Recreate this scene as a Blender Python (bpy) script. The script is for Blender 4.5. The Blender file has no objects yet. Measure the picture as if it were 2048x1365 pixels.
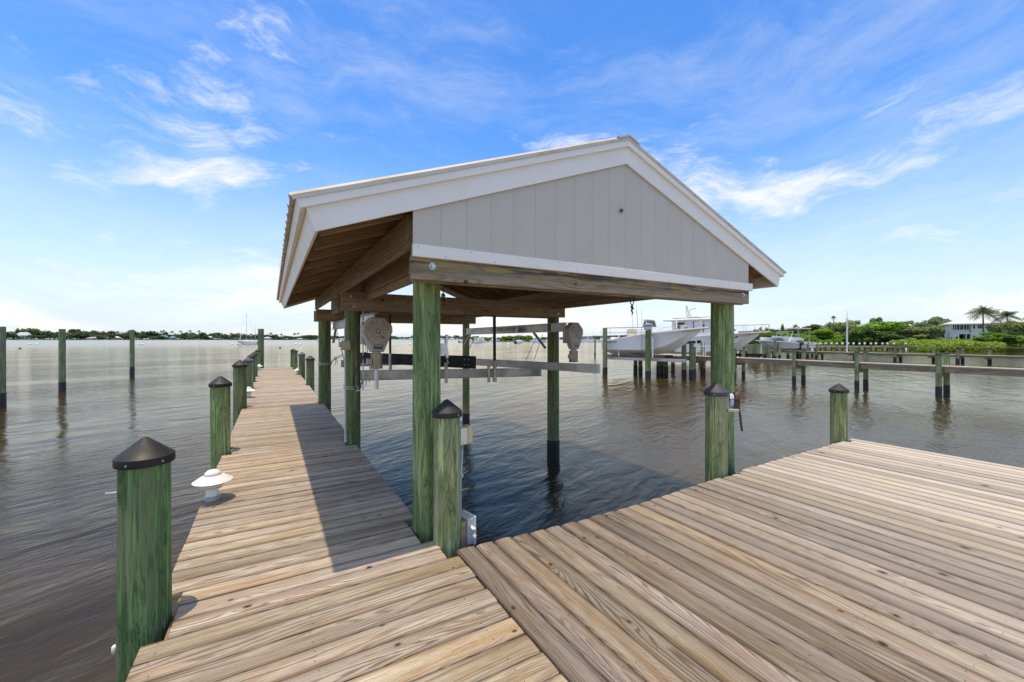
import bpy, math, random
import numpy as np
from mathutils import Vector, Matrix
random.seed(7)
R = math.radians
scn = bpy.context.scene
SKX, SKY = 48.1, -29.9
C = scn.collection
H = 1.5            # eye height over the deck; plan sizes below are mostly in eye heights
WZ = -0.6 * H      # water level (deck top is z = 0)
YAW = 30.32
CA, CB = math.sin(R(YAW)), math.cos(R(YAW))

# ------------------------------------------------------------------ camera, sky, sun
cam = bpy.data.cameras.new('camera')
cam.lens = 14.45; cam.sensor_width = 36; cam.shift_y = -0.0022
cam.clip_start = 0.05; cam.clip_end = 60000
co = bpy.data.objects.new('camera', cam); C.objects.link(co)
co.location = (0, 0, H); co.rotation_euler = (R(90), 0, R(-YAW))
scn.camera = co
scn.view_settings.view_transform = 'Standard'
scn.view_settings.look = 'None'
scn.view_settings.exposure = 0.25
scn.view_settings.use_white_balance = True
scn.view_settings.white_balance_temperature = 8300
scn.view_settings.gamma = 1
scn.cycles.max_bounces = 8
scn.cycles.use_denoising = True

class NT:
    """small helper for building node trees"""
    def __init__(s, nt): s.t = nt; s.n = nt.nodes; s.l = nt.links
    def new(s, typ, **kw):
        n = s.n.new(typ)
        for k, v in kw.items(): setattr(n, k, v)
        return n
    def set(s, inp, v):
        if isinstance(v, bpy.types.NodeSocket): s.l.new(v, inp)
        elif v is not None: inp.default_value = v
    def m(s, op, a, b=None, c=None, clamp=False):
        n = s.new('ShaderNodeMath', operation=op, use_clamp=clamp)
        s.set(n.inputs[0], a); s.set(n.inputs[1], b); s.set(n.inputs[2], c)
        return n.outputs[0]
    def v(s, op, a, b=None):
        n = s.new('ShaderNodeVectorMath', operation=op)
        s.set(n.inputs[0], a); s.set(n.inputs[1], b)
        return n.outputs['Value'] if op in ('LENGTH', 'DOT_PRODUCT') else n.outputs[0]
    def noise(s, vec, scale=1., detail=2., rough=.5, dist=0., dim='3D'):
        n = s.new('ShaderNodeTexNoise', noise_dimensions=dim)
        s.set(n.inputs['Vector'], vec); s.set(n.inputs['Scale'], scale); s.set(n.inputs['Detail'], detail)
        s.set(n.inputs['Roughness'], rough); s.set(n.inputs['Distortion'], dist)
        return n.outputs['Fac']
    def mix(s, f, a, b, blend='MIX'):
        n = s.new('ShaderNodeMix', data_type='RGBA', blend_type=blend)
        s.set(n.inputs[0], f)
        s.set(n.inputs[6], a if isinstance(a, bpy.types.NodeSocket) else (*a, 1))
        s.set(n.inputs[7], b if isinstance(b, bpy.types.NodeSocket) else (*b, 1))
        return n.outputs[2]
    def mr(s, v, a, b, c=0., d=1., smooth=True):
        n = s.new('ShaderNodeMapRange', interpolation_type='SMOOTHSTEP' if smooth else 'LINEAR')
        for i, q in enumerate((v, a, b, c, d)): s.set(n.inputs[i], q)
        return n.outputs[0]
    def xyz(s, x, y, z):
        n = s.new('ShaderNodeCombineXYZ')
        for i, q in enumerate((x, y, z)): s.set(n.inputs[i], q)
        return n.outputs[0]
    def sep(s, v):
        n = s.new('ShaderNodeSeparateXYZ'); s.set(n.inputs[0], v); return n.outputs
    def bump(s, h, strength=.5, dist=.01, normal=None):
        n = s.new('ShaderNodeBump'); s.set(n.inputs['Height'], h)
        n.inputs['Strength'].default_value = strength; n.inputs['Distance'].default_value = dist
        if normal is not None: s.l.new(normal, n.inputs['Normal'])
        return n.outputs[0]

# light travels towards +x +y and steeply down: shadows are short
LDIR = Vector((0.168, 0.055, -1.56)).normalized()
sun_el = math.asin(-LDIR.z); sun_az = math.atan2(-LDIR.x, -LDIR.y)
w = bpy.data.worlds.new('World'); scn.world = w; w.use_nodes = True
T = NT(w.node_tree); T.n.clear()
sky = T.new('ShaderNodeTexSky', sky_type='NISHITA', sun_disc=False)
sky.sun_elevation = sun_el; sky.sun_rotation = sun_az
sky.altitude = 0; sky.air_density = 1.0; sky.dust_density = 0.6; sky.ozone_density = 2.2
g = T.new('ShaderNodeNewGeometry')
tc = T.new('ShaderNodeTexCoord')
d = T.sep(tc.outputs['Generated'])
zc = T.m('MAXIMUM', d[2], 0.015)
el = T.m('MAXIMUM', d[2], 0.0)
# cirrus as a 3D field on the sky sphere, drawn out sideways and torn by a slower field
nv = T.v('NORMALIZE', tc.outputs['Generated'])
off = T.v('ADD', nv, (SKX, SKY, 0.))
wp = T.new('ShaderNodeTexNoise'); T.l.new(off, wp.inputs['Vector']); wp.inputs['Scale'].default_value = 2.6; wp.inputs['Detail'].default_value = 3.
wvec = T.v('MULTIPLY', T.v('SUBTRACT', wp.outputs['Color'], (.5, .5, .5)), (.34, .34, .22))
q = T.v('ADD', off, wvec)
cir = T.noise(T.v('MULTIPLY', q, (2.4, 2.4, 8.5)), 1.25, 11, .68, .15)
msk = T.noise(T.v('MULTIPLY', off, (1., 1., 2.4)), 1.7, 3, .5)
band = T.m('MULTIPLY', T.mr(el, .50, .30, 0., 1.), 1.)
cl = T.mr(T.m('ADD', T.m('ADD', cir, T.m('MULTIPLY', T.m('SUBTRACT', msk, .5), .75)), T.m('MULTIPLY', T.m('SUBTRACT', band, .6), .10)), .53, .80)
thin = T.mr(T.noise(T.v('MULTIPLY', q, (1.5, 1.5, 6.)), 1.1, 9, .70, .15), .42, .78)
cloud = T.m('MAXIMUM', T.m('MULTIPLY', cl, .9), T.m('MULTIPLY', thin, .28))
u, vv = T.sep(nv)[0], T.sep(nv)[2]
veil = T.mr(el, .0, .44, .90, .0, True)       # pale air towards the horizon
veilt = T.m('MULTIPLY', veil, T.mr(T.noise(T.v('MULTIPLY', q, (1., 1., 9.)), 1.6, 5, .6), .25, .7, .80, 1.0))
skc = T.new('ShaderNodeHueSaturation'); skc.inputs['Hue'].default_value = .512; skc.inputs['Saturation'].default_value = 1.42; skc.inputs['Value'].default_value = 1.85
T.l.new(sky.outputs[0], skc.inputs['Color'])
c1 = T.mix(veilt, skc.outputs[0], (3.45, 4.8, 7.2))
# pale glow of thin cloud round the sun overhead, added to neutralise blue fill
sd = T.v('DOT_PRODUCT', nv, tuple(-LDIR))
c1 = T.mix(T.mr(sd, .60, .97, 0., .85), c1, (5.6, 5.7, 5.6))
c2 = T.mix(cloud, c1, (5.8, 6.5, 7.5))
bg = T.new('ShaderNodeBackground'); T.l.new(c2, bg.inputs[0]); bg.inputs[1].default_value = 0.14
wo = T.new('ShaderNodeOutputWorld'); T.l.new(bg.outputs[0], wo.inputs[0])

sl = bpy.data.lights.new('sun', 'SUN'); sl.energy = 2.8; sl.angle = R(.55); sl.color = (1., .945, .86)
so = bpy.data.objects.new('sun', sl); C.objects.link(so)
so.rotation_euler = LDIR.to_track_quat('-Z', 'Y').to_euler(); so.location = (0, 0, 40)

# ------------------------------------------------------------------ helpers: objects
def tag(o, label=None, cat=None, group=None, kind=None):
    if label: o['label'] = label
    if cat: o['category'] = cat
    if group: o['group'] = group
    if kind: o['kind'] = kind
    return o
def thing(name, label, cat, loc=(0, 0, 0), group=None, rz=0):
    o = bpy.data.objects.new(name, None); C.objects.link(o); o.empty_display_size = .1
    o.location = loc; o.rotation_euler = (0, 0, rz)
    return tag(o, label, cat, group)
def link(name, me, parent=None, loc=(0, 0, 0), rot=None):
    o = bpy.data.objects.new(name, me); C.objects.link(o); o.location = loc
    if rot is not None: o.rotation_euler = rot
    if parent: o.parent = parent
    return o
def kids(o): return [c for c in o.children]
def copy_tree(o, parent=None):
    c = o.copy(); C.objects.link(c); c.parent = parent
    for ch in kids(o): copy_tree(ch, c)
    return c
def frame(d, up=(0, 0, 1)):
    """rotation whose local x runs along d"""
    x = Vector(d).normalized(); u = Vector(up)
    if abs(x.dot(u)) > .99: u = Vector((0, 1, 0))
    y = u.cross(x).normalized(); z = x.cross(y)
    return Matrix((x, y, z)).transposed()

class MB:
    def __init__(s): s.v = []; s.f = []
    def add(s, vs, fs):
        b = len(s.v); s.v += [tuple(q) for q in vs]; s.f += [tuple(i + b for i in f) for f in fs]; return s
    def box(s, c, sz, M=None, bev=0):
        x, y, z = (q / 2 for q in sz)
        if bev:
            return s.bar(Vector(c) - Vector((x, 0, 0)), Vector(c) + Vector((x, 0, 0)), sz[1], sz[2], bev) if M is None else s
        vs = [Vector((a, b, e)) for a in (-x, x) for b in (-y, y) for e in (-z, z)]
        if M is not None: vs = [M @ q for q in vs]
        vs = [q + Vector(c) for q in vs]
        return s.add(vs, [(0, 1, 3, 2), (4, 6, 7, 5), (0, 4, 5, 1), (2, 3, 7, 6), (0, 2, 6, 4), (1, 5, 7, 3)])
    def prof(s, p0, p1, pts, up=(0, 0, 1)):
        """closed profile pts (local y,z) swept from p0 to p1"""
        M = frame(Vector(p1) - Vector(p0), up); n = len(pts); vs = []
        for p in (p0, p1):
            for a, b in pts: vs.append(Vector(p) + M @ Vector((0, a, b)))
        fs = [(i, (i + 1) % n, n + (i + 1) % n, n + i) for i in range(n)] + [tuple(range(n))[::-1], tuple(range(n, 2 * n))]
        return s.add(vs, fs)
    def bar(s, p0, p1, w, h, bev=0, up=(0, 0, 1)):
        a, b, e = w / 2, h / 2, bev
        pts = [(-a, -b), (a, -b), (a, b), (-a, b)] if not e else [(-a + e, -b), (a - e, -b), (a, -b + e), (a, b - e), (a - e, b), (-a + e, b), (-a, b - e), (-a, -b + e)]
        return s.prof(p0, p1, pts, up)
    def tube(s, pts, r, n=8, r1=None, cap=True):
        pts = [Vector(p) for p in pts]; k = len(pts); vs = []; r1 = r if r1 is None else r1
        for i, p in enumerate(pts):
            dd = pts[min(i + 1, k - 1)] - pts[max(i - 1, 0)]
            M = frame(dd, (0, 0, 1)); rr = r + (r1 - r) * i / max(1, k - 1)
            for j in range(n):
                t = 2 * math.pi * j / n; vs.append(p + M @ Vector((0, math.cos(t) * rr, math.sin(t) * rr)))
        fs = [(i * n + j, i * n + (j + 1) % n, (i + 1) * n + (j + 1) % n, (i + 1) * n + j) for i in range(k - 1) for j in range(n)]
        if cap: fs += [tuple(range(n))[::-1], tuple(range((k - 1) * n, k * n))]
        return s.add(vs, fs)
    def lathe(s, prof, n=24, c=(0, 0, 0), wob=None):
        vs = []; cx, cy, cz = c
        for i, (r, z) in enumerate(prof):
            for j in range(n):
                t = 2 * math.pi * j / n; q = r * (1 + (wob(t, z) if wob else 0))
                vs.append((cx + q * math.cos(t), cy + q * math.sin(t), cz + z))
        k = len(prof)
        fs = [(i * n + j, i * n + (j + 1) % n, (i + 1) * n + (j + 1) % n, (i + 1) * n + j) for i in range(k - 1) for j in range(n)]
        fs += [tuple(range(n))[::-1], tuple(range((k - 1) * n, k * n))]
        return s.add(vs, fs)
    def mesh(s, name, mat, smooth=False):
        me = bpy.data.meshes.new(name); me.from_pydata(s.v, [], s.f); me.update()
        if mat: me.materials.append(mat)
        if smooth:
            me.polygons.foreach_set('use_smooth', [len(p.vertices) <= 4 for p in me.polygons])
            if smooth == 'auto':
                me.set_sharp_from_angle(angle=R(38))
        return me
    def build(s, name, mat, parent=None, loc=(0, 0, 0), smooth=False, rot=None):
        return link(name, s.mesh(name, mat, smooth), parent, loc, rot)

_tm = {}
def timber(name, p0, p1, w, h, mat, parent, off=(0, 0, 0), bev=.006, up=(0, 0, 1)):
    """a straight board of its own, local x along its length"""
    p0 = Vector(p0); p1 = Vector(p1); L = round((p1 - p0).length, 3)
    key = (L, round(w, 4), round(h, 4), mat.name, bev)
    if key not in _tm: _tm[key] = MB().bar((-L / 2, 0, 0), (L / 2, 0, 0), w, h, bev).mesh(name, mat)
    o = bpy.data.objects.new(name, _tm[key]); C.objects.link(o)
    M = frame(p1 - p0, up).to_4x4(); M.translation = (p0 + p1) / 2 - Vector(off)
    o.parent = parent; o.matrix_local = M
    return o
def P(x, y, h=-1.): return Vector((x * H, y * H, (1 + h) * H))
def at(px, dep, z=WZ):
    """point on the sight line of image column px at depth dep (eye heights)"""
    r = (px - 1024) / 822.; x = r * dep
    return Vector(((x * CB + dep * CA) * H, (-x * CA + dep * CB) * H, z))
def zof(py, dep): return H + (678 - py) / 822. * dep * H

# ------------------------------------------------------------------ materials
def pmat(name, col, rough=.6, metal=0., spec=None):
    m = bpy.data.materials.new(name); m.use_nodes = True
    b = m.node_tree.nodes['Principled BSDF']
    b.inputs['Base Color'].default_value = (*col, 1); b.inputs['Roughness'].default_value = rough
    b.inputs['Metallic'].default_value = metal
    if spec is not None: b.inputs['Specular IOR Level'].default_value = spec
    return m, NT(m.node_tree), b
def worn(name, col, col2=None, rough=.6, metal=0., scale=6., amt=.5, bump=.0, rnd=.12, spec=None, bscale=60.):
    """plain surface with blotches, slight per-object tint and fine relief"""
    m, t, b = pmat(name, col, rough, metal, spec)
    tcn = t.new('ShaderNodeTexCoord'); oi = t.new('ShaderNodeObjectInfo')
    p = t.v('ADD', tcn.outputs['Object'], t.v('MULTIPLY', t.xyz(oi.outputs['Random'], oi.outputs['Random'], oi.outputs['Random']), (91., 37., 13.)))
    n1 = t.noise(p, scale, 5, .6)
    c = t.mix(t.m('MULTIPLY', t.mr(n1, .42, .72), amt), col, col2 or tuple(q * .6 for q in col))
    k = t.m('ADD', 1 - rnd / 2, t.m('MULTIPLY', oi.outputs['Random'], rnd))
    c = t.mix(1., c, t.xyz(k, k, k), 'MULTIPLY')
    t.l.new(c, b.inputs['Base Color'])
    t.set(b.inputs['Roughness'], t.mr(n1, .3, .7, max(0., rough - .08), min(1., rough + .1)))
    if bump: t.l.new(t.bump(t.noise(p, bscale, 3, .6), bump, .004), b.inputs['Normal'])
    return m

def wood(name, light, tan, dark, grey, rings=42., late=.55, greyamt=.5, knots=True, bump=.8, rnd=.3, lich=None, edge=0.):
    m, t, b = pmat(name, light, .75)
    tcn = t.new('ShaderNodeTexCoord'); oi = t.new('ShaderNodeObjectInfo'); rn = oi.outputs['Random']
    o = t.sep(tcn.outputs['Object'])
    lx, ly, lz = o[0], o[1], o[2]
    x = t.m('ADD', lx, t.m('MULTIPLY', rn, 53.7)); y = t.m('ADD', ly, t.m('MULTIPLY', rn, 19.3))
    y = t.m('ADD', y, t.m('MULTIPLY', lz, .8))
    # knots
    ks = (1.15, 6.2, 0.)
    vo = t.new('ShaderNodeTexVoronoi', voronoi_dimensions='2D', feature='F1')
    pv = t.xyz(t.m('MULTIPLY', x, ks[0]), t.m('MULTIPLY', y, ks[1]), 0.)
    t.l.new(pv, vo.inputs['Vector']); vo.inputs['Scale'].default_value = 1.
    dv = t.v('SUBTRACT', pv, vo.outputs['Position'])
    dm = t.v('MULTIPLY', dv, (1 / ks[0], 1 / ks[1], 0.))
    core = t.v('LENGTH', t.v('MULTIPLY', dm, (.62, 1., 0.)))
    has = t.m('GREATER_THAN', t.sep(vo.outputs['Color'])[0], .62)
    ksz = t.m('ADD', .45, t.m('MULTIPLY', t.sep(vo.outputs['Color'])[1], .8)); core = t.m('DIVIDE', core, ksz)
    bul = t.m('MULTIPLY', t.m('DIVIDE', 1., t.m('ADD', 1., t.m('POWER', t.m('MULTIPLY', t.v('LENGTH', t.v('MULTIPLY', dm, (.22, 1., 0.))), 42.), 2.))), has)
    cath = t.noise(t.xyz(t.m('MULTIPLY', x, .55), t.m('MULTIPLY', y, 6.5), rn), 1., 2., .45, .25)
    wig = t.noise(t.xyz(t.m('MULTIPLY', x, 5.), t.m('MULTIPLY', y, 30.), 1.), 1., 2.)
    ph = t.m('ADD', t.m('ADD', t.m('MULTIPLY', y, rings), t.m('MULTIPLY', cath, rings * .34)), t.m('ADD', t.m('MULTIPLY', bul, 3.2), t.m('MULTIPLY', wig, .45)))
    r2 = t.m('FRACT', t.m('MULTIPLY', rn, 3.71)); r3 = t.m('FRACT', t.m('MULTIPLY', rn, 11.3))
    ph = t.m('MULTIPLY', ph, t.m('ADD', .55, t.m('MULTIPLY', r2, .8)))
    s = t.m('SINE', t.m('MULTIPLY', ph, 6.2832))
    lw = t.mr(s, .05, 1.)
    vis = t.mr(t.noise(t.xyz(t.m('MULTIPLY', x, .8), t.m('MULTIPLY', y, 9.), 5.), 1., 3.), .3, .65, .35, 1.)
    lwv = t.m('MULTIPLY', t.m('MULTIPLY', lw, vis), t.m('MULTIPLY', t.m('ADD', .5, t.m('MULTIPLY', r3, .55)), late))
    fib = t.noise(t.xyz(t.m('MULTIPLY', x, 7.), t.m('MULTIPLY', y, 260.), 2.), 1., 3., .6)
    n1 = t.noise(t.xyz(t.m('MULTIPLY', x, 1.1), t.m('MULTIPLY', y, 16.), t.m('MULTIPLY', rn, 9.)), 1., 4., .6)
    n2 = t.noise(t.xyz(t.m('MULTIPLY', x, .7), t.m('MULTIPLY', y, 22.), 8.), 1., 4., .62)
    c = t.mix(t.mr(n1, .38, .68), light, tan)
    gsel = t.m('MULTIPLY', t.mr(n2, .42, .7), greyamt)
    c = t.mix(gsel, c, grey)
    c = t.mix(lwv, c, dark)
    c = t.mix(t.m('MULTIPLY', t.mr(fib, .46, .70), .65), c, dark)
    ge = t.new('ShaderNodeNewGeometry')
    dirt = t.noise(ge.outputs['Position'], 1.3, 5, .65, .5)
    c = t.mix(t.m('MULTIPLY', t.mr(dirt, .50, .72), .55), c, tuple(q * .9 for q in tan))
    spots = t.noise(ge.outputs['Position'], 38., 2, .5)
    c = t.mix(t.m('MULTIPLY', t.mr(spots, .73, .78), .5), c, dark)
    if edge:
        # boards pale along the platform: glare painted into the colour, plus patchy bleaching
        glare_bleach = t.m('ADD', t.mr(t.sep(ge.outputs['Position'])[0], 1.2, 6.2, -.05, .62), t.m('MULTIPLY', t.m('SUBTRACT', t.noise(ge.outputs['Position'], .5, 4, .6), .5), .5), clamp=True)
        c = t.mix(glare_bleach, c, (.60, .54, .45))
        ed = t.m('ADD', t.m('ABSOLUTE', ly), t.m('MULTIPLY', t.m('SUBTRACT', n1, .5), .03))
        c = t.mix(t.m('MULTIPLY', t.mr(ed, .044, .066), edge), c, tuple(q * 1.3 for q in dark))
    # long checks (cracks)
    ck = t.noise(t.xyz(t.m('MULTIPLY', x, 1.6), t.m('MULTIPLY', y, 75.), 4.), 1., 2., .5)
    crack = t.mr(ck, .70, .745)
    c = t.mix(t.m('MULTIPLY', crack, .7), c, tuple(q * .35 for q in dark))
    if knots:
        kr = t.m('MULTIPLY', t.mr(core, .010, .016, 1., 0.), has)
        kh = t.m('MULTIPLY', t.mr(core, .014, .040, .55, 0.), has)
        c = t.mix(kh, c, tuple(q * .9 for q in tan))
        c = t.mix(t.m('MULTIPLY', kr, .85), c, tuple(q * .45 for q in dark))
        kd = t.m('MULTIPLY', t.mr(core, .004, .0065, 1., 0.), has)
        c = t.mix(kd, c, (.02, .015, .01))
    if lich:
        ln = t.noise(t.xyz(t.m('MULTIPLY', x, 2.6), t.m('MULTIPLY', t.m('ADD', ly, t.m('MULTIPLY', lz, 1.)), 26.), 3.), 1., 6., .65)
        up = t.mr(lz, -.05, .05, .0, 1.)
        c = t.mix(t.m('MULTIPLY', up, t.mr(t.noise(t.xyz(t.m('MULTIPLY', x, 1.2), t.m('MULTIPLY', lz, 30.), 13.), 1., 5., .65), .35, .62)), c, (.035, .028, .022))
        c = t.mix(t.m('MULTIPLY', t.m('MULTIPLY', t.mr(ln, .48, .60), t.mr(lz, -.07, .03)), .85), c, lich)
    k = t.m('ADD', 1 - rnd * .5, t.m('MULTIPLY', t.m('FRACT', t.m('MULTIPLY', rn, 7.31)), rnd))
    c = t.mix(1., c, t.xyz(k, k, t.m('MULTIPLY', k, t.m('ADD', .93, t.m('MULTIPLY', t.m('FRACT', t.m('MULTIPLY', rn, 17.7)), .14)))), 'MULTIPLY')
    t.l.new(c, b.inputs['Base Color'])
    t.set(b.inputs['Roughness'], t.mr(n1, .3, .7, .62, .85))
    hgt = t.m('SUBTRACT', t.m('SUBTRACT', t.m('MULTIPLY', lw, .7), t.m('MULTIPLY', fib, .5)), t.m('MULTIPLY', crack, 1.5))
    t.l.new(t.bump(hgt, bump, .0035), b.inputs['Normal'])
    return m

def post_mat(name, g1, g2, tan, worn_=.5):
    """round timber: vertical grain, green copper treatment that wears to tan"""
    m, t, b = pmat(name, g1, .8)
    tcn = t.new('ShaderNodeTexCoord'); oi = t.new('ShaderNodeObjectInfo'); rn = oi.outputs['Random']
    ge = t.new('ShaderNodeNewGeometry'); wz = t.sep(ge.outputs['Position'])[2]
    o = t.sep(tcn.outputs['Object'])
    ox = t.m('ADD', o[0], t.m('MULTIPLY', rn, 31.)); oy = t.m('ADD', o[1], t.m('MULTIPLY', rn, 17.)); oz = t.m('ADD', o[2], t.m('MULTIPLY', rn, 7.))
    g = t.noise(t.xyz(t.m('MULTIPLY', ox, 11.), t.m('MULTIPLY', oy, 11.), t.m('MULTIPLY', oz, 1.3)), 1., 3., .55, .8)
    st = t.noise(t.xyz(t.m('MULTIPLY', ox, 34.), t.m('MULTIPLY', oy, 34.), t.m('MULTIPLY', oz, 1.8)), 1., 4., .6, .4)
    fine = t.noise(t.xyz(t.m('MULTIPLY', ox, 150.), t.m('MULTIPLY', oy, 150.), t.m('MULTIPLY', oz, 4.5)), 1., 3., .6)
    # rings met at a slant: loops of lighter and darker wood
    rg = t.m('SINE', t.m('MULTIPLY', t.m('ADD', t.m('MULTIPLY', g, 13.), t.m('MULTIPLY', st, 1.2)), 6.2832))
    c = t.mix(t.mr(g, .36, .66), g1, g2)
    c = t.mix(t.m('MULTIPLY', t.mr(rg, .1, .95), .6), c, tuple(q * .36 for q in g1))
    c = t.mix(t.m('MULTIPLY', t.mr(st, .50, .66), .75), c, tuple(min(1, q * 1.75) for q in g2))
    c = t.mix(t.m('MULTIPLY', t.mr(fine, .5, .75), .35), c, tuple(q * .35 for q in g1))
    bro = t.noise(t.xyz(t.m('MULTIPLY', ox, 4.), t.m('MULTIPLY', oy, 4.), t.m('MULTIPLY', oz, .8)), 1., 4., .6)
    c = t.mix(t.m('MULTIPLY', t.mr(bro, .52, .70), .55), c, tan)
    pat = t.noise(t.xyz(t.m('MULTIPLY', ox, 7.), t.m('MULTIPLY', oy, 7.), t.m('MULTIPLY', oz, 2.2)), 1., 6., .7, .6)
    c = t.mix(t.m('MULTIPLY', t.mr(pat, .54, .64), worn_), c, t.mix(.5, tan, (.20, .19, .17)))
    drp = t.noise(t.xyz(t.m('MULTIPLY', ox, 26.), t.m('MULTIPLY', oy, 26.), t.m('MULTIPLY', oz, 3.)), 1., 3., .7)
    c = t.mix(t.m('MULTIPLY', t.mr(drp, .70, .74), .45), c, (.6, .6, .55))
    low = t.m('ADD', wz, t.m('MULTIPLY', t.m('SUBTRACT', st, .5), .25))
    c = t.mix(t.m('MULTIPLY', t.mr(low, WZ + .35, WZ + .65, 1., 0.), .75), c, tuple(q * 1. for q in (.26, .19, .09)))
    ck = t.mr(t.noise(t.xyz(t.m('MULTIPLY', ox, 42.), t.m('MULTIPLY', oy, 42.), t.m('MULTIPLY', oz, .55)), 1., 1.5, .5), .72, .75)
    c = t.mix(t.m('MULTIPLY', ck, .85), c, (.012, .014, .008))
    k = t.m('ADD', .85, t.m('MULTIPLY', t.m('FRACT', t.m('MULTIPLY', rn, 5.7)), .3))
    c = t.mix(1., c, t.xyz(k, k, k), 'MULTIPLY')
    t.l.new(c, b.inputs['Base Color'])
    hh = t.m('SUBTRACT', t.m('ADD', t.m('MULTIPLY', st, .8), t.m('MULTIPLY', fine, .4)), t.m('MULTIPLY', ck, 1.6))
    t.l.new(t.bump(hh, .75, .006), b.inputs['Normal'])
    return m

M = {}
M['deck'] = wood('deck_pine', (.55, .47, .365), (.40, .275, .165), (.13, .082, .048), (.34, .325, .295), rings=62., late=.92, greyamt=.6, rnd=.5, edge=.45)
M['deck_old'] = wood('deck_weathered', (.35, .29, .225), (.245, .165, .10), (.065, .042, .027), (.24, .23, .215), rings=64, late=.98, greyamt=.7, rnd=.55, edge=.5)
M['dock_side'] = wood('dock_fascia_timber', (.27, .225, .17), (.22, .16, .105), (.09, .06, .04), (.21, .19, .165), rings=38, late=.6, greyamt=.6, rnd=.2)
M['dock_top'] = wood('dock_top_boards', (.52, .46, .38), (.42, .33, .24), (.2, .14, .1), (.40, .38, .35), rings=38, late=.5, greyamt=.6, rnd=.2)
M['beam'] = wood('beam_timber', (.37, .275, .17), (.29, .19, .105), (.10, .058, .03), (.25, .21, .165), rings=34, late=.6, greyamt=.35, rnd=.25)
M['rafter'] = wood('rafter_timber', (.42, .28, .155), (.32, .19, .095), (.12, .06, .03), (.26, .19, .12), rings=30, late=.65, greyamt=.2, rnd=.3)
M['front_beam'] = wood('mossy_front_beam', (.36, .285, .18), (.26, .19, .11), (.085, .055, .032), (.20, .17, .13), rings=40, late=.7, greyamt=.5, rnd=.15, lich=(.31, .225, .075))
M['post'] = post_mat('green_post', (.105, .20, .058), (.26, .35, .14), (.33, .32, .18))
M['post_deep'] = post_mat('deep_green_post', (.05, .125, .035), (.13, .24, .085), (.20, .24, .10))
M['post_dark'] = post_mat('olive_post', (.085, .13, .045), (.16, .20, .08), (.22, .195, .11))
M['post_far'] = post_mat('pale_green_post', (.13, .185, .085), (.22, .26, .14), (.28, .23, .14))
M['post_olive'] = post_mat('yellow_green_post', (.15, .21, .07), (.29, .33, .16), (.36, .32, .20))
M['cap'] = worn('black_cap_plastic', (.019, .020, .022), (.06, .06, .06), .58, scale=9, amt=.4, rnd=.2, spec=.4)
M['cap_grey'] = worn('faded_cap_plastic', (.06, .066, .075), (.11, .12, .13), .6, scale=8, amt=.5, spec=.4)
M['sleeve'] = worn('pile_wrap', (.012, .013, .015), (.03, .03, .03), .45, scale=7)
M['trim'] = worn('white_trim_paint', (.84, .81, .73), (.75, .715, .63), .55, scale=5, amt=.35, bump=.18, rnd=.03, bscale=45)
M['siding'] = worn('grey_siding_paint', (.55, .51, .425), (.505, .465, .38), .6, scale=4, amt=.4, bump=.22, rnd=.03, bscale=55)
M['roofm'] = worn('roof_metal', (.56, .52, .44), (.36, .31, .21), .5, .0, scale=5, amt=.6, rnd=.1)
M['alu'] = worn('mill_aluminium', (.50, .48, .45), (.34, .31, .28), .42, .55, scale=5, amt=.6, rnd=.08, bump=.05)
M['steel'] = worn('galvanised_steel', (.52, .53, .54), (.34, .34, .34), .38, .8, scale=30, amt=.5)
M['brass_steel'] = worn('polished_motor_shell', (.24, .21, .17), (.12, .09, .06), .28, .9, scale=9, amt=.5)
M['gear'] = worn('beige_cast_housing', (.52, .46, .385), (.36, .31, .25), .6, scale=7, amt=.5, bump=.15, rnd=.05)
M['ink'] = worn('dark_raised_print', (.10, .085, .065), None, .6)
M['teal'] = worn('teal_sticker', (.012, .13, .15), None, .4)
M['white'] = worn('white_plastic', (.80, .79, .74), (.68, .66, .60), .4, scale=12, amt=.35, rnd=.03)
M['cream'] = worn('cream_plastic', (.70, .65, .52), (.60, .54, .38), .45, scale=14, amt=.5)
M['yellowed'] = worn('yellowed_plastic', (.60, .53, .31), (.50, .42, .2), .4, scale=12)
M['pvc'] = worn('grey_pvc', (.56, .58, .58), (.45, .46, .46), .45, scale=10)
M['rubber'] = worn('black_rubber', (.02, .018, .016), (.04, .03, .025), .5)
M['carpet'] = worn('black_bunk_board', (.010, .010, .010), (.02, .02, .02), .8, bump=.3)
M['rope'] = worn('weathered_rope', (.50, .47, .42), (.34, .31, .27), .85, scale=60, amt=.7, bump=.5)
M['hose'] = worn('brown_hose', (.11, .042, .028), (.07, .03, .02), .45, scale=20)
M['blue'] = worn('blue_white_line', (.52, .60, .70), (.3, .42, .6), .8, scale=50, amt=.7)
M['rust'] = worn('rusty_iron', (.035, .026, .022), (.10, .045, .02), .7, scale=40)
M['gel'] = worn('white_gelcoat', (.90, .89, .86), (.85, .84, .81), .22, scale=2, amt=.3, rnd=.02)
M['gelgrey'] = worn('hull_gelcoat_lower', (.55, .55, .54), (.48, .48, .47), .3, scale=2, amt=.3, rnd=.02)
M['glass'] = worn('dark_window_glass', (.03, .035, .04), None, .12, scale=1, amt=.1)
M['smoke'] = worn('smoked_windscreen', (.09, .085, .08), None, .15, scale=1, amt=.1)
M['navy'] = worn('navy_canvas', (.02, .05, .12), None, .8)
M['cover'] = worn('white_window_cover', (.74, .74, .71), (.66, .66, .63), .7, scale=2, amt=.3)
M['stucco'] = worn('white_house_wall', (.82, .79, .71), (.74, .71, .63), .7, scale=1.5, amt=.4)
M['hroof'] = worn('pale_metal_roof', (.60, .62, .62), (.48, .50, .50), .4, scale=1., amt=.4)
M['farwall'] = worn('far_house_wall', (.48, .46, .42), (.38, .36, .33), .8, scale=.2, amt=.4, rnd=.35)
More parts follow.
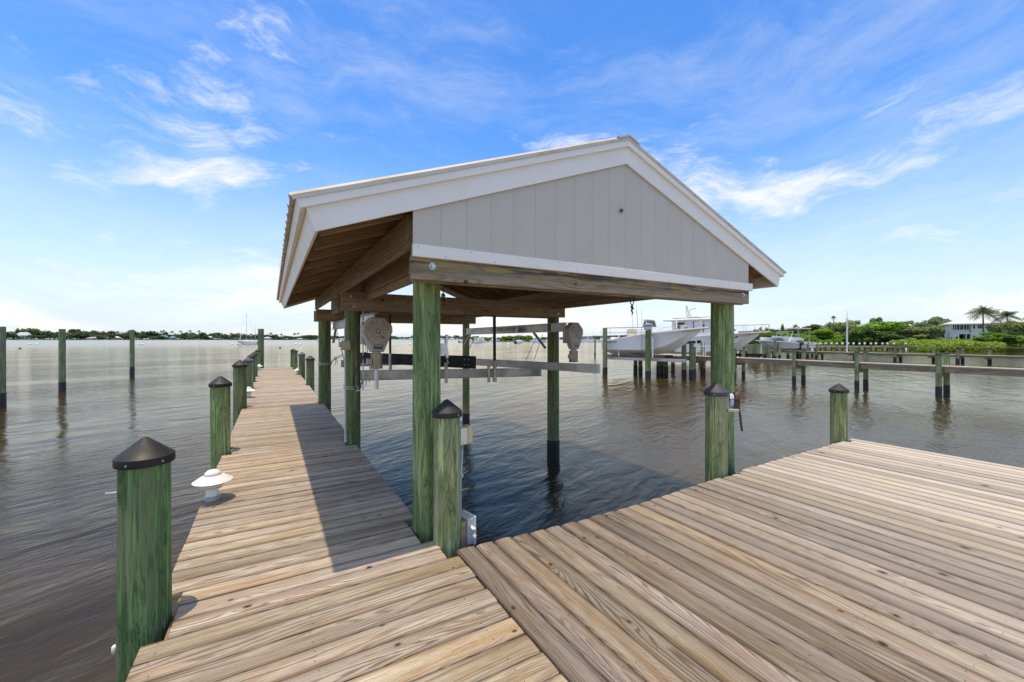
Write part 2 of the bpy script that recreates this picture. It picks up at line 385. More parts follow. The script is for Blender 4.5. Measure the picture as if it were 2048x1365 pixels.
M['farroof'] = worn('far_house_roof', (.42, .38, .34), (.30, .25, .2), .7, scale=.2, amt=.4, rnd=.5)
M['teal_far'] = worn('turquoise_wall', (.10, .33, .36), None, .8)
M['bridge'] = worn('bridge_concrete', (.30, .31, .32), (.24, .25, .26), .8, scale=.05)
M['bark'] = worn('tree_bark', (.14, .11, .08), (.07, .055, .04), .9, scale=3, amt=.7)
M['soil'] = worn('shore_soil', (.13, .11, .07), (.06, .075, .03), .95, scale=.4, amt=.9)
M['lawn'] = worn('shore_grass', (.085, .13, .03), (.05, .08, .02), .95, scale=.15, amt=.8)
M['buoy'] = worn('white_buoy', (.8, .8, .78), None, .5)

def leafm(name, a, b2, rnd=.35):
    m, t, b = pmat(name, a, .6)
    ge = t.new('ShaderNodeNewGeometry'); oi = t.new('ShaderNodeObjectInfo'); rn = oi.outputs['Random']
    tcn = t.new('ShaderNodeTexCoord')
    n = t.noise(t.v('ADD', tcn.outputs['Object'], t.xyz(t.m('MULTIPLY', rn, 40.), 0., 0.)), .45, 3, .6)
    c = t.mix(t.mr(n, .36, .64), a, b2)
    k = t.m('ADD', 1 - rnd / 2, t.m('MULTIPLY', rn, rnd))
    c = t.mix(1., c, t.xyz(k, t.m('ADD', t.m('MULTIPLY', k, .6), .4), k), 'MULTIPLY')
    t.l.new(c, b.inputs['Base Color'])
    tr = t.new('ShaderNodeBsdfTranslucent'); t.l.new(c, tr.inputs[0])
    mx = t.new('ShaderNodeMixShader'); mx.inputs[0].default_value = .40
    t.l.new(b.outputs[0], mx.inputs[1]); t.l.new(tr.outputs[0], mx.inputs[2])
    t.l.new(mx.outputs[0], t.n['Material Output'].inputs[0])
    return m
M['leaf'] = leafm('leaf_mid_green', (0.104, 0.215, 0.039), (0.163, 0.273, 0.058))
M['leafb'] = leafm('leaf_bright_green', (0.169, 0.351, 0.026), (0.247, 0.416, 0.052), .2)
M['leafd'] = leafm('leaf_dark_green', (0.091, 0.169, 0.046), (0.143, 0.221, 0.065))
M['leafo'] = leafm('leaf_olive', (0.208, 0.286, 0.098), (0.299, 0.364, 0.143))
M['leafy'] = leafm('hedge_yellow_green', (.24, .37, .03), (.30, .42, .045), .15)
M['leaffar'] = leafm('leaf_far_shore', (.06, .105, .04), (.10, .145, .06), .5)
M['palm'] = leafm('palm_frond', (.07, .12, .03), (.11, .15, .045))

def water_mat():
    m, t, b = pmat('river_water', (.062, .044, .024), .04)
    
    ge = t.new('ShaderNodeNewGeometry'); p = t.sep(ge.outputs['Position'])
    a = R(-24)      # wave crests run roughly across the view
    u = t.m('ADD', t.m('MULTIPLY', p[0], math.cos(a)), t.m('MULTIPLY', p[1], -math.sin(a)))
    v = t.m('ADD', t.m('MULTIPLY', p[0], math.sin(a)), t.m('MULTIPLY', p[1], math.cos(a)))
    wsp = t.noise(t.xyz(u, v, 0.), .35, 2., .5)
    big = t.noise(t.xyz(t.m('MULTIPLY', u, .42), t.m('ADD', t.m('MULTIPLY', v, 1.1), wsp), 1.), 1., 3., .5, .3)
    med = t.noise(t.xyz(t.m('MULTIPLY', u, 1.5), t.m('ADD', t.m('MULTIPLY', v, 4.0), t.m('MULTIPLY', wsp, 3.)), 4.), 1., 3., .55, .4)
    sml = t.noise(t.xyz(t.m('MULTIPLY', u, 6.), t.m('MULTIPLY', v, 15.), 9.), 1., 5., .62, .3)
    calm = t.mr(t.noise(t.xyz(t.m('MULTIPLY', u, .05), t.m('MULTIPLY', v, .16), 3.), 1., 3., .5), .35, .65, .35, 1.2)
    hgt = t.m('ADD', t.m('MULTIPLY', big, .055), t.m('MULTIPLY', t.m('ADD', t.m('MULTIPLY', med, .030), t.m('MULTIPLY', sml, .0070)), calm))
    nb_ = t.bump(hgt, 1., 1.)
    df = t.new('ShaderNodeBsdfDiffuse'); t.l.new(nb_, df.inputs['Normal'])
    gl = t.new('ShaderNodeBsdfGlossy'); t.l.new(nb_, gl.inputs['Normal']); gl.inputs['Color'].default_value = (.98, .87, .74, 1)
    fr = t.new('ShaderNodeFresnel'); fr.inputs['IOR'].default_value = 1.32; t.l.new(nb_, fr.inputs['Normal'])
    mxs = t.new('ShaderNodeMixShader'); t.l.new(fr.outputs[0], mxs.inputs[0]); t.l.new(df.outputs[0], mxs.inputs[1]); t.l.new(gl.outputs[0], mxs.inputs[2])
    t.l.new(mxs.outputs[0], t.n['Material Output'].inputs[0])
    far = t.v('LENGTH', ge.outputs['Position'])
    t.set(gl.inputs['Roughness'], t.mr(far, 15., 400., .04, .24))
    mud = t.noise(t.xyz(t.m('MULTIPLY', u, .3), t.m('MULTIPLY', v, .7), 17.), 1., 3.)
    t.l.new(t.mix(t.mr(mud, .3, .7), (.040, .027, .011), (.064, .044, .019)), df.inputs['Color'])
    t.n.remove(b)
    return m
M['water'] = water_mat()

# ------------------------------------------------------------------ water and land
b = MB(); E_ = 15000
b.add([(-E_, -E_, WZ), (E_, -E_, WZ), (E_, E_, WZ), (-E_, E_, WZ)], [(0, 1, 2, 3)])
tag(b.build('river_water', M['water']), kind='structure')

def land(name, edge, back, z, mat, slope=1.2):
    """a bank: rises from the water along edge and runs back to depth back"""
    b = MB(); n = len(edge); vs = []
    for px, dep in edge: vs.append(at(px, dep, WZ - .5))
    for px, dep in edge: vs.append(at(px, dep + slope, z + random.uniform(-.1, .1)))
    for px, dep in edge: vs.append(at(px, max(dep * 1.4, back), z + 1.))
    fs = [(k * n + i, k * n + i + 1, (k + 1) * n + i + 1, (k + 1) * n + i) for k in range(2) for i in range(n - 1)]
    b.add(vs, fs); return tag(b.build(name, mat), kind='structure')
land('river_bank', [(1440, 96), (1520, 82), (1600, 70), (1700, 66), (1780, 62), (1830, 57), (1870, 53), (1950, 52), (2060, 51), (2300, 46), (2700, 38)], 300, WZ + .75, M['lawn'])
land('far_shore', [(-900, 500), (-300, 520), (0, 520), (300, 525), (560, 540), (640, 560)], 1500, WZ + 1.2, M['lawn'], 6)
land('distant_shore', [(640, 760), (800, 780), (930, 800), (1100, 820), (1300, 800), (1600, 700), (1900, 600)], 2500, WZ + 1.5, M['lawn'], 8)
land('mangrove_island', [(944, 222), (960, 216), (1000, 214), (1050, 214), (1100, 218), (1118, 226)], 240, WZ + .3, M['soil'], 2)

# ------------------------------------------------------------------ planked pier and platform
PX0, PX1 = -.368 * H, .745 * H
DY = 1.80 * H       # water edge of the platform
pier = thing('pier', 'long narrow weathered plank pier running out beside the boathouse', 'pier', (0, 0, 0))
pitch = .1463; th = .036; wd = .1415
def plank_mesh(L, mat, seed, cr=.0025):
    """board with eased edges that is worn a little uneven; top face at z = 0"""
    rs = random.Random(seed); a = wd / 2; e = .007
    pts = [(-a, -th), (a, -th), (a, -cr - e * 1.2), (a - e * .4, -cr - e * .35), (a - e * 1.6, -cr * .75), (a * .45, -cr * .15), (0, .0), (-a * .45, -cr * .15), (-a + e * 1.6, -cr * .75), (-a + e * .4, -cr - e * .35), (-a, -cr - e * 1.2)]
    n = len(pts); secs = 5; vs = []
    for k in range(secs):
        x = -L / 2 + L * k / (secs - 1); dy = rs.uniform(-.0018, .0018); dz = rs.uniform(-.0015, .0015)
        vs += [(x, p + dy, q + dz) for p, q in pts]
    fs = [(i + k * n, (i + 1) % n + k * n, (i + 1) % n + (k + 1) * n, i + (k + 1) * n) for k in range(secs - 1) for i in range(n)]
    fs += [tuple(range(n))[::-1], tuple(range((secs - 1) * n, secs * n))]
    me = bpy.data.meshes.new('plank'); me.from_pydata(vs, [], fs); me.materials.append(mat); me.update()
    me.polygons.foreach_set('use_smooth', [len(p.vertices) == 4 for p in me.polygons]); me.set_sharp_from_angle(angle=R(40))
    return me
# notches where a post or piling passes through: (y, x of the cut end)
NOTCH_R = [(4.25 * H, .10 * H, .605 * H), (7.08 * H, .10 * H, .615 * H), (2.12 * H, .085 * H, .630 * H), (1.93 * H, .062 * H, .70 * H),
           (10.0 * H, .095 * H, .64 * H), (12.9 * H, .09 * H, .635 * H), (15.35 * H, .09 * H, .60 * H)]
NOTCH_L = [(1.93 * H, .095 * H, -.30 * H), (4.45 * H, .095 * H, -.30 * H), (7.2 * H, .10 * H, -.31 * H), (9.8 * H, .10 * H, -.31 * H), (11.3 * H, .09 * H, -.31 * H), (12.9 * H, .09 * H, -.31 * H)]
pm = {}
nails = MB()
def nail(x, y, r=.0030):
    nails.add([(x + r * math.cos(t), y + r * math.sin(t), .0021) for t in [i * math.pi / 3 for i in range(6)]], [tuple(range(6))])
y = -1.3 * H; i = 0
while y < 16.42 * H:
    right = (.748 if y < 1.78 * H else .692) * H + random.uniform(-.004, .004)
    if y < 1.78 * H: right += random.uniform(-.012, .006)
    left = PX0 + random.uniform(-.006, .006)
    if y < 3.2 * H: left += .004
    for (ny, hw, nx) in NOTCH_R:
        if abs(y - ny) < hw + .03: right = nx
    for (ny, hw, nx) in NOTCH_L:
        if abs(y - ny) < hw + .03: left = nx
    L = round(right - left, 2); k = (L, i % 4)
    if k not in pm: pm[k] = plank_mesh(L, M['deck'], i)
    o = link('plank', pm[k], pier, ((left + right) / 2, y, random.uniform(-.0035, .0005)))
    o.rotation_euler = (random.uniform(-.006, .006), random.uniform(-.0012, .0012), random.uniform(-.002, .002) + (math.pi if random.random() < .5 else 0))
    for nx in (PX0 + .07, .12 * H, .64 * H):
        for dy in (-.04, .04):
            if left + .02 < nx < right - .02: nail(nx + random.uniform(-.012, .012), y + dy + random.uniform(-.008, .008))
    y += pitch; i += 1
for x in (-.30, .17, .60):
    timber('stringer', (x * H, -1.3 * H, -.13), (x * H, 16.4 * H, -.13), .05, .19, M['beam'], pier)
for y in np.arange(.9, 16.5, 2.8):
    timber('pile_cap_beam', (-.42 * H, y * H, -.33), (.74 * H, y * H, -.33), .06, .2, M['beam'], pier)

plat = thing('deck_platform', 'wide weathered plank deck beside the slip, boards running lengthwise', 'deck', (0, 0, 0))
x = .757 * H + wd / 2; i = 0; dip = [(0, 0.0), (.35, -.028), (.7, -.055), (1.2, -.056), (1.7, -.035), (2.2, 0), (3.0, .01), (9, .02)]
while x < 5.0 * H:
    s = (x / H - .75)
    dd = np.interp(s, [q[0] for q in dip], [q[1] for q in dip]) * H
    y1 = 1.822 * H + dd + random.uniform(-.006, .006)
    if abs(x - 2.92 * H) < .10 * H or abs(x - 4.93 * H) < .06 * H: y1 = 1.79 * H
    y0 = -2.2 * H; L = round(y1 - y0, 2); k = ('p', L, i % 3)
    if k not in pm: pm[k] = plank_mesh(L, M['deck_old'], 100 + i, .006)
    o = link('plank', pm[k], plat, (x, y1 - L / 2, random.uniform(-.0035, .0005)))
    o.rotation_euler = (random.uniform(-.012, .012), 0, math.pi / 2 + random.uniform(-.0012, .0012) + (math.pi if random.random() < .5 else 0))
    for ny in np.arange(1.72, -1.2, -.27):
        for dx in (-.04, .04): nail(x + dx + random.uniform(-.008, .008), ny * H + random.uniform(-.012, .012))
    x += pitch * 1.0; i += 1
for yy in (1.70, .9, .1):
    timber('joist', (.78 * H, yy * H, -.13), (5.0 * H, yy * H, -.13), .05, .18, M['beam'], plat)
no = nails.build('nail_heads', M['rust'], pier); tag(no, kind='stuff')

# ------------------------------------------------------------------ pilings
def post_geo(r0, r1, z0, z1, n=28, seed=0, segs=10):
    rs = random.Random(seed); ph = [rs.uniform(0, 6.28) for _ in range(4)]
    def wob(t, z): return .014 * math.sin(2 * t + ph[0] + z * .6) + .010 * math.sin(5 * t + ph[1] - z) + .008 * math.sin(z * 4 + ph[2]) + .006 * math.sin(11 * t + ph[3])
    prof = [(r0 + (r1 - r0) * k / segs, z0 + (z1 - z0) * k / segs) for k in range(segs + 1)]
    return MB().lathe(prof, n, wob=wob)
def cap_geo(r, h, ban, n=32):
    return MB().lathe([(r, 0), (r * 1.015, ban * .1), (r * 1.01, ban * .9), (r * .96, ban), (r * .52, ban + (h - ban) * .5), (r * .12, h * .96), (r * .03, h)], n)
capm = {}
def piling(x, y, top, r, label, mat='post', cap='cap', group=None, sleeve=False, lean=(0, 0), zb=-2.6, seed=0, n=28):
    """x, y in eye heights; top = height of the tip over the deck in metres"""
    t = thing('piling', label, 'piling', (x * H, y * H, WZ), group)
    ch = r * 1.25 if cap else 0
    o = post_geo(r * 1.03, r * .97, -1.0, top - WZ - ch + (.02 if cap else 0), n, seed).build('post', M[mat], t, smooth='auto')
    if cap:
        key = (round(r, 3), cap)
        if key not in capm: capm[key] = cap_geo(r * 1.12, ch, r * .42).mesh('cap', M[cap], 'auto')
        c = link('cap', capm[key], t, (0, 0, top - WZ - ch)); c.rotation_euler.z = random.uniform(0, 6)
        nb = MB()
        for a in (0, 2.1, 4.2, 3.3):
            q = Vector((math.cos(a + seed), math.sin(a + seed), 0)); nb.tube([q * r * 1.1 + Vector((0, 0, r * .17)), q * r * 1.15 + Vector((0, 0, r * .17))], .0055, 8)
        nb.build('nail_head', M['steel'], c)
    if sleeve:
        MB().lathe([(r * 1.07, -1), (r * 1.07, .02), (r * 1.06, sleeve), (r * 1.0, sleeve + .005)], 20).build('sleeve', M['sleeve'], t, smooth='auto')
    t.rotation_euler = (lean[0], lean[1], 0)
    return t
GL = 'capped pilings along the left edge of the pier'
piling(-.39, 1.93, .650 * H, .1115, 'big green piling with black cone cap at the bottom left, nearest to the viewer', group=GL, seed=1, n=40, mat='post_deep')
piling(-.392, 4.45, .672 * H, .114, 'green capped piling behind the first path light on the left pier edge', group=GL, seed=2)
piling(-.40, 7.2, .693 * H, .128, 'green piling in front of the second path light, pier left edge', 'post_dark', group=GL, seed=3)
piling(-.40, 9.8, .640 * H, .126, 'piling with faded grey cap, fourth along the left pier edge', 'post_far', 'cap_grey', group=GL, seed=4)
piling(-.40, 11.3, .66 * H, .12, 'fifth capped piling on the left pier edge, just behind the grey capped one', 'post_dark', group=GL, seed=5)
piling(-.40, 12.9, .66 * H, .12, 'sixth capped piling on the left pier edge', 'post_dark', group=GL, seed=6)
piling(-.40, 16.4, .66 * H, .12, 'short capped piling touching the tall bare post at the pier end', 'post_dark', group=GL, seed=7)
piling(-.325, 17.0, 1.35 * H, .14, 'tall bare olive post without cap at the left corner of the pier end', 'post_dark', None, seed=8)
GR = 'capped pilings along the right edge of the pier'
piling(.73, 10.0, .633 * H, .125, 'nearest capped piling on the right pier edge beyond the boathouse', 'post_dark', group=GR, seed=9)
piling(.73, 12.9, .63 * H, .125, 'piling with faded grey cap on the right pier edge', 'post_dark', 'cap_grey', group=GR, seed=10)
piling(.672, 15.4, .65 * H, .115, 'third capped piling on the right pier edge', 'post_dark', group=GR, seed=11)
piling(.655, 16.7, .65 * H, .115, 'farthest capped piling at the right corner of the pier end', 'post_dark', group=GR, seed=12)
piling(.751, 1.925, .70 * H, .100, 'short green capped piling with the cream outlet box, before the left boathouse post', 'post_olive', seed=13, n=40)
piling(2.90, 1.90, .673 * H, .118, 'capped piling with hose hung on it, in front of the right boathouse post', 'post_olive', 'cap_grey', seed=14)
piling(4.90, 1.90, .554 * H, .108, 'square shouldered capped piling at the far corner of the wide deck', 'post_olive', seed=15)
GF = 'bare mooring piles standing in open water on the left'
piling(-5.42, 14.2, H + 24 / 822 * 9.6 * H, .128, 'thick bare mooring pile cut by the left picture edge', 'post_far', None, GF, .52, seed=16)
piling(-5.51, 17.74, H + 19.5 / 822 * 12.5 * H, .120, 'middle one of the three bare mooring piles in open water', 'post_far', None, GF, .42, seed=17)
piling(-5.28, 23.97, H + 18 / 822 * 18 * H, .125, 'farthest of the three bare mooring piles in open water', 'post_far', None, GF, .55, seed=18)
d_ = 1.6 * 822 / 31
p_ = at(1190, d_); piling(p_.x / H, p_.y / H, zof(671.5, d_), .13, 'lone thin pile in open water left of the lifted boat', 'post_far', None, None, .25, seed=19)

# ------------------------------------------------------------------ boathouse
bh = thing('boathouse', 'open boathouse roof on green posts with grey gable and white trim', 'boathouse', (0, 0, 0))
FY = 1.88
# posts
def bpost(x, y, r, top, mat, seed, low=-1.0, sleeve=None):
    o = post_geo(r * 1.0, r * .96, 0, top - WZ - low, 32, seed, 14).build('post', M[mat], bh, (x * H, y * H, WZ + low), smooth='auto')
    if sleeve: MB().lathe([(r * 1.06, 0), (r * 1.06, 1.), (r * 1.05, 1 + sleeve), (r * .99, 1.004 + sleeve)], 24).build('sleeve', M['sleeve'], o, smooth='auto')
    return o
bpost(.7125, 2.12, .111, 1.36 * H, 'post', 31)
bpost(3.16, 2.02, .132, 1.42 * H, 'post', 32)
bpost(.682, 4.25, .113, 1.43 * H, 'post_dark', 33)
bpost(.722, 7.08, .142, 1.43 * H, 'post_dark', 34)
bpost(3.13, 4.30, .117, 1.40 * H, 'post_dark', 35, sleeve=.45)
bpost(3.16, 7.12, .10, 1.42 * H, 'post_dark', 36, sleeve=.30)
WX0, WX1, XC = .567, 3.287, 1.927
# cross beams
timber('front_beam', P(WX0 - .008, FY + .018, .331), P(WX1 + .012, FY + .018, .331), .045, .106 * H, M['front_beam'], bh, bev=.004)
timber('front_beam', P(WX0 + .02, FY + .095, .366), P(WX1 - .01, FY + .095, .366), .045, .175 * H, M['beam'], bh, bev=.004)
timber('nailer', P(WX0 + .02, FY + .054, .315), P(WX1 - .01, FY + .054, .315), .055, .085 * H, M['beam'], bh, bev=.004)
for yy in (4.10 + .02, 4.40):
    timber('cross_beam', P(.56, yy, .352), P(3.17, yy, .352), .045, .176 * H, M['beam'], bh)
for yy in (6.87, 7.26):
    timber('cross_beam', P(.582, yy, .36), P(3.24, yy, .36), .045, .176 * H, M['beam'], bh)
bm = MB()
def bolt(x, y, z, r=.017):
    bb = MB(); c = Vector((x, y, z))
    bb.tube([c, c + Vector((0, -.006, 0))], r * 1.5, 16); bb.tube([c + Vector((0, -.006, 0)), c + Vector((0, -.022, 0))], r * .9, 6)
    bb.build('bolt', M['steel'], bh, smooth='auto')
for x in (.66, 3.21): bolt(x * H, (FY + .003) * H, (1.345) * H)
for x, z in ((.645, 1.40), (.67, 1.305), (3.06, 1.40), (3.06, 1.31)): bolt(x * H, 4.105 * H, z * H, .013)
# lengthwise headers, two on each side
for x in (.578, .80, 3.02, 3.24):
    zt = .596 if x in (.578, 3.24) else .60
    timber('header', P(x, 1.96, .515), P(x, 6.84, .515), .045, .162 * H, M['beam'], bh)
timber('blocking', P(.80, 1.97, .395), P(.80, 6.86, .395), .04, .06 * H, M['beam'], bh)
timber('blocking', P(3.02, 1.97, .395), P(3.02, 6.86, .395), .04, .06 * H, M['beam'], bh)
# roof cross-section: s up the slope, n square to it
TH = math.atan(.372); ct, st_ = math.cos(TH), math.sin(TH)
HALF = 1.865; RY0, RY1 = 1.865, 6.95
APEX = 1.262
def rp(side, x, n, y):
    """point at horizontal distance x (eye heights) from the ridge line, n below the metal, square to the slope"""
    return Vector(((XC + side * (x - n * st_)) * H, y * H, (1 + APEX - x * math.tan(TH) - n * ct) * H))
def slab(name, side, x0, x1, n0, n1, y0, y1, mat, parent):
    b = MB(); q = []
    for y in (y0, y1):
        for (x, n) in ((x0, n0), (x1, n0), (x1, n1), (x0, n1)):
            # at the ridge the pieces meet on the centre line
            if x == 0: q.append(Vector((XC * H, y * H, (1 + APEX - n / ct) * H)))
            else: q.append(rp(side, x, n, y))
    b.add(q, [(0, 1, 2, 3), (7, 6, 5, 4), (0, 4, 5, 1), (1, 5, 6, 2), (2, 6, 7, 3), (3, 7, 4, 0)])
    return b.build(name, mat, parent)
def slope_board(name, side, x0, x1, nc, w, h, y, mat):
    p0 = rp(side, x0, nc, y); p1 = rp(side, x1, nc, y)
    return timber(name, p0, p1, w, h, mat, bh, bev=.003)
for side in (-1, 1):
    # rafters
    for k, yy in enumerate(np.arange(2.08, 6.9, .352)):
        slope_board('rafter', side, .03, HALF - .085, .088, .04, .098 * H, yy, M['rafter'])
    # sheathing boards under the metal run along the ridge
    for k in range(13):
        x = .07 + k * (HALF - .12) / 13
        p0 = rp(side, x + .065, .030, RY0 + .03); p1 = rp(side, x + .065, .030, RY1 - .03)
        nrm = Vector((side * st_, 0, ct))
        timber('roof_board', p0, p1, .135 * H * .99, .018, M['rafter'], bh, bev=.002, up=nrm)
    # gable rake boards: lower wide board and upper narrow one, set proud
    slab('rake_board', side, 0, HALF - .040, .050, .152, RY0, RY0 + .012, M['trim'], bh)
    slab('rake_trim', side, 0, HALF - .018, .012, .053, RY0 - .016, RY0 + .012, M['trim'], bh)
    slab('drip_edge', side, 0, HALF - .004, .0045, .018, RY0 - .021, RY0 - .0165, M['roofm'], bh)
    slab('rake_board', side, 0, HALF - .040, .050, .150, RY1 - .012, RY1, M['trim'], bh)
    # eave boards
    slab('fascia_board', side, HALF - .052, HALF - .040, .050, .152, RY0 + .0125, RY1 - .0125, M['trim'], bh)
    slab('eave_trim', side, HALF - .039, HALF - .018, .012, .056, RY0 + .0125, RY1, M['trim'], bh)
    # ribbed metal sheets, each its own
    ny = 9; Wp = (RY1 + .012 - RY0 + .02) / ny
    for k in range(ny):
        y0 = RY0 - .02 + k * Wp; b = MB(); pts = []
        for j in range(4):
            c = y0 + Wp * j / 4
            pts += [(c, 0), (c + Wp * .03, .014), (c + Wp * .07, .014), (c + Wp * .10, 0)]
        pts.append((y0 + Wp * .999, 0)); vs = []
        for yy, hh in pts:
            for x in (.0, HALF):
                q = rp(side, x, -hh, yy); vs.append(q if x else Vector((XC * H + side * .001, yy * H, (1 + APEX + hh) * H)))
        for yy, hh in pts:
            for x in (.0, HALF):
                q = rp(side, x, .006 - hh, yy); vs.append(q if x else Vector((XC * H + side * .001, yy * H, (1 + APEX + hh - .006) * H)))
        n = len(pts); fs = []
        for i in range(n - 1):
            fs += [(2 * i, 2 * i + 1, 2 * i + 3, 2 * i + 2), (2 * n + 2 * i, 2 * n + 2 * i + 2, 2 * n + 2 * i + 3, 2 * n + 2 * i + 1), (2 * i + 1, 2 * n + 2 * i + 1, 2 * n + 2 * i + 3, 2 * i + 3)]
        fs += [(0, 2 * n, 2 * n + 1, 1), (2 * n - 2, 2 * n - 1, 4 * n - 1, 4 * n - 2)]
        b.add(vs, fs); b.build('roof_sheet', M['roofm'], bh)
b = MB()
for side in (-1, 1):
    q = [Vector((XC * H, y * H, (1 + APEX + .013) * H)) for y in (RY0 - .024, RY1 + .02)] + [rp(side, .09, -.012, y) for y in (RY0 - .024, RY1 + .02)]
    b.add(q, [(0, 1, 3, 2)] if side > 0 else [(0, 2, 3, 1)])
    b.add([q[0], q[2], q[2] - Vector((0, 0, .02)), q[0] - Vector((0, 0, .02))], [(0, 1, 2, 3)])
b.build('ridge_cap', M['roofm'], bh)
# low box shapes that show over the left slope
for x0, x1, y in ((.72, .96, 2.6), (.02, .12, 2.35)):
    slab('roof_vent', -1, x0, x1, -.05, 0, y, y + .35, M['roofm'], bh)
# gable siding: 20 vertical boards with grooves between them
nb = 20; bw = (WX1 - WX0) / nb; gb = []
zb = 1.437
def wall_top(x):
    return 1 + APEX - abs(x - XC) * math.tan(TH) - .10 / ct
for k in range(nb):
    a, c = (WX0 + k * bw + .0006) * H, (WX0 + (k + 1) * bw - .0006) * H
    b = MB(); y0, y1 = FY * H, (FY + .0033) * H
    xs = [a, c] if not (a < XC * H < c) else [a, XC * H, c]
    top = [(x, wall_top(x / H) * H) for x in xs]
    n = len(xs); e = .0025
    vs = [(x, y0, z) for x, z in top] + [(x, y0, zb * H) for x in xs] + [(x, y1, z) for x, z in top] + [(x, y1, zb * H) for x in xs]
    fs = [(i, n + i, n + i + 1, i + 1) for i in range(n - 1)] + [(2 * n + i, 2 * n + i + 1, 3 * n + i + 1, 3 * n + i) for i in range(n - 1)]
    fs += [(0, 2 * n, 3 * n, n), (n - 1, 2 * n - 1, 4 * n - 1, 3 * n - 1)] + [(i, i + 1, 2 * n + i + 1, 2 * n + i) for i in range(n - 1)] + [(n + i, 3 * n + i, 3 * n + i + 1, n + i + 1) for i in range(n - 1)]
    b.add(vs, fs); b.build('siding_board', M['siding'], bh)
b = MB(); y0, y1 = (FY + .0035) * H, (FY + .02) * H
pts = [(WX0 + .003, zb), (WX1 - .003, zb), (WX1 - .003, wall_top(WX1) - .01), (XC, wall_top(XC) - .01), (WX0 + .003, wall_top(WX0) - .01)]
vs = [(x * H, y0, z * H) for x, z in pts] + [(x * H, y1, z * H) for x, z in pts]
b.add(vs, [(0, 1, 2, 3, 4), (9, 8, 7, 6, 5)] + [(i, 5 + i, 5 + (i + 1) % 5, (i + 1) % 5) for i in range(5)])
b.build('siding_backing', M['siding'], bh)
timber('skirt_board', P(WX0 - .004, FY - .004, .411), P(WX1 + .035, FY - .004, .411), .03, .058 * H, M['trim'], bh, bev=.003)
b = MB()
for k in range(21):
    x = (WX0 + .02 + k * (WX1 - WX0 - .03) / 20) * H
    b.tube([(x, (FY - .0142) * H, (1.411 + .018 * (-1) ** k) * H), (x, (FY - .0150) * H, (1.411 + .018 * (-1) ** k) * H)], .0035, 6)
tag(b.build('nail_heads', M['rust'], bh), kind='stuff')
# small star shaped hook on the gable
b = MB(); c = Vector((1.885 * H, (FY - .006) * H, 1.80 * H))
for a in range(5):
    t = a * 2 * math.pi / 5 + .3; b.tube([c, c + Vector((math.cos(t) * .028, -.012, math.sin(t) * .028))], .005, 6, .002)
b.tube([c + Vector((0, .01, 0)), c + Vector((0, -.03, 0))], .006, 8)
b.build('hook', M['rust'], bh)
# shackle hanging from the front beam, brass hook beyond the left post
t = thing('hanging_shackle', 'black shackle and clip hanging from the boathouse front beam', 'shackle', P(2.02, FY + .03, .28))
b = MB(); pts = [(-.022, 0, .02), (-.026, 0, -.05), (-.014, 0, -.085), (0, 0, -.095), (.014, 0, -.085), (.026, 0, -.05), (.022, 0, .02)]
b.tube(pts, .0055, 8); b.build('loop', M['rust'], t, smooth=True)
b = MB(); b.tube([(0, 0, -.085), (.004, 0, -.12), (-.006, 0, -.15), (.010, 0, -.165), (0, 0, -.185)], .009, 8); b.tube([(-.01, 0, -.105), (.012, 0, -.13)], .012, 8)
b.build('clip', M['rust'], t, smooth=True)
t = thing('hanging_lamp_hook', 'small brass fitting hanging under the roof beside the left front post', 'fitting', P(.95, 2.5, .27))
MB().tube([(0, 0, .10), (0, 0, .03)], .004, 6).build('wire', M['rust'], t)
MB().lathe([(.008, -.02), (.022, 0), (.02, .02), (.006, .035)], 12).build('brass_ball', M['brass_steel'], t, smooth=True)
MB().lathe([(.004, -.09), (.024, -.08), (.026, -.04), (.01, -.02)], 12).build('shade', M['hose'], t, smooth=True)

# ------------------------------------------------------------------ boat lift inside the slip
def ibeam(name, p0, p1, w, h, mat, parent, off=(0, 0, 0)):
    a, c, f, q = w / 2, h / 2, .008, .004
    pts = [(-a, -c), (a, -c), (a, -c + f), (q, -c + f), (q, c - f), (a, c - f), (a, c), (-a, c), (-a, c - f), (-q, c - f), (-q, -c + f), (-a, -c + f)]
    p0 = Vector(p0) - Vector(off); p1 = Vector(p1) - Vector(off)
    o = MB().prof((0, 0, 0), (0, 0, 0), pts) if False else None
    L = (p1 - p0).length
    me = MB().prof((-L / 2, 0, 0), (L / 2, 0, 0), pts).mesh(name, mat)
    o = bpy.data.objects.new(name, me); C.objects.link(o); Mx = frame(p1 - p0).to_4x4(); Mx.translation = (p0 + p1) / 2
    o.parent = parent; o.matrix_local = Mx; return o
def boxbeam(name, p0, p1, w, h, mat, parent): return timber(name, p0, p1, w, h, mat, parent, bev=.003)

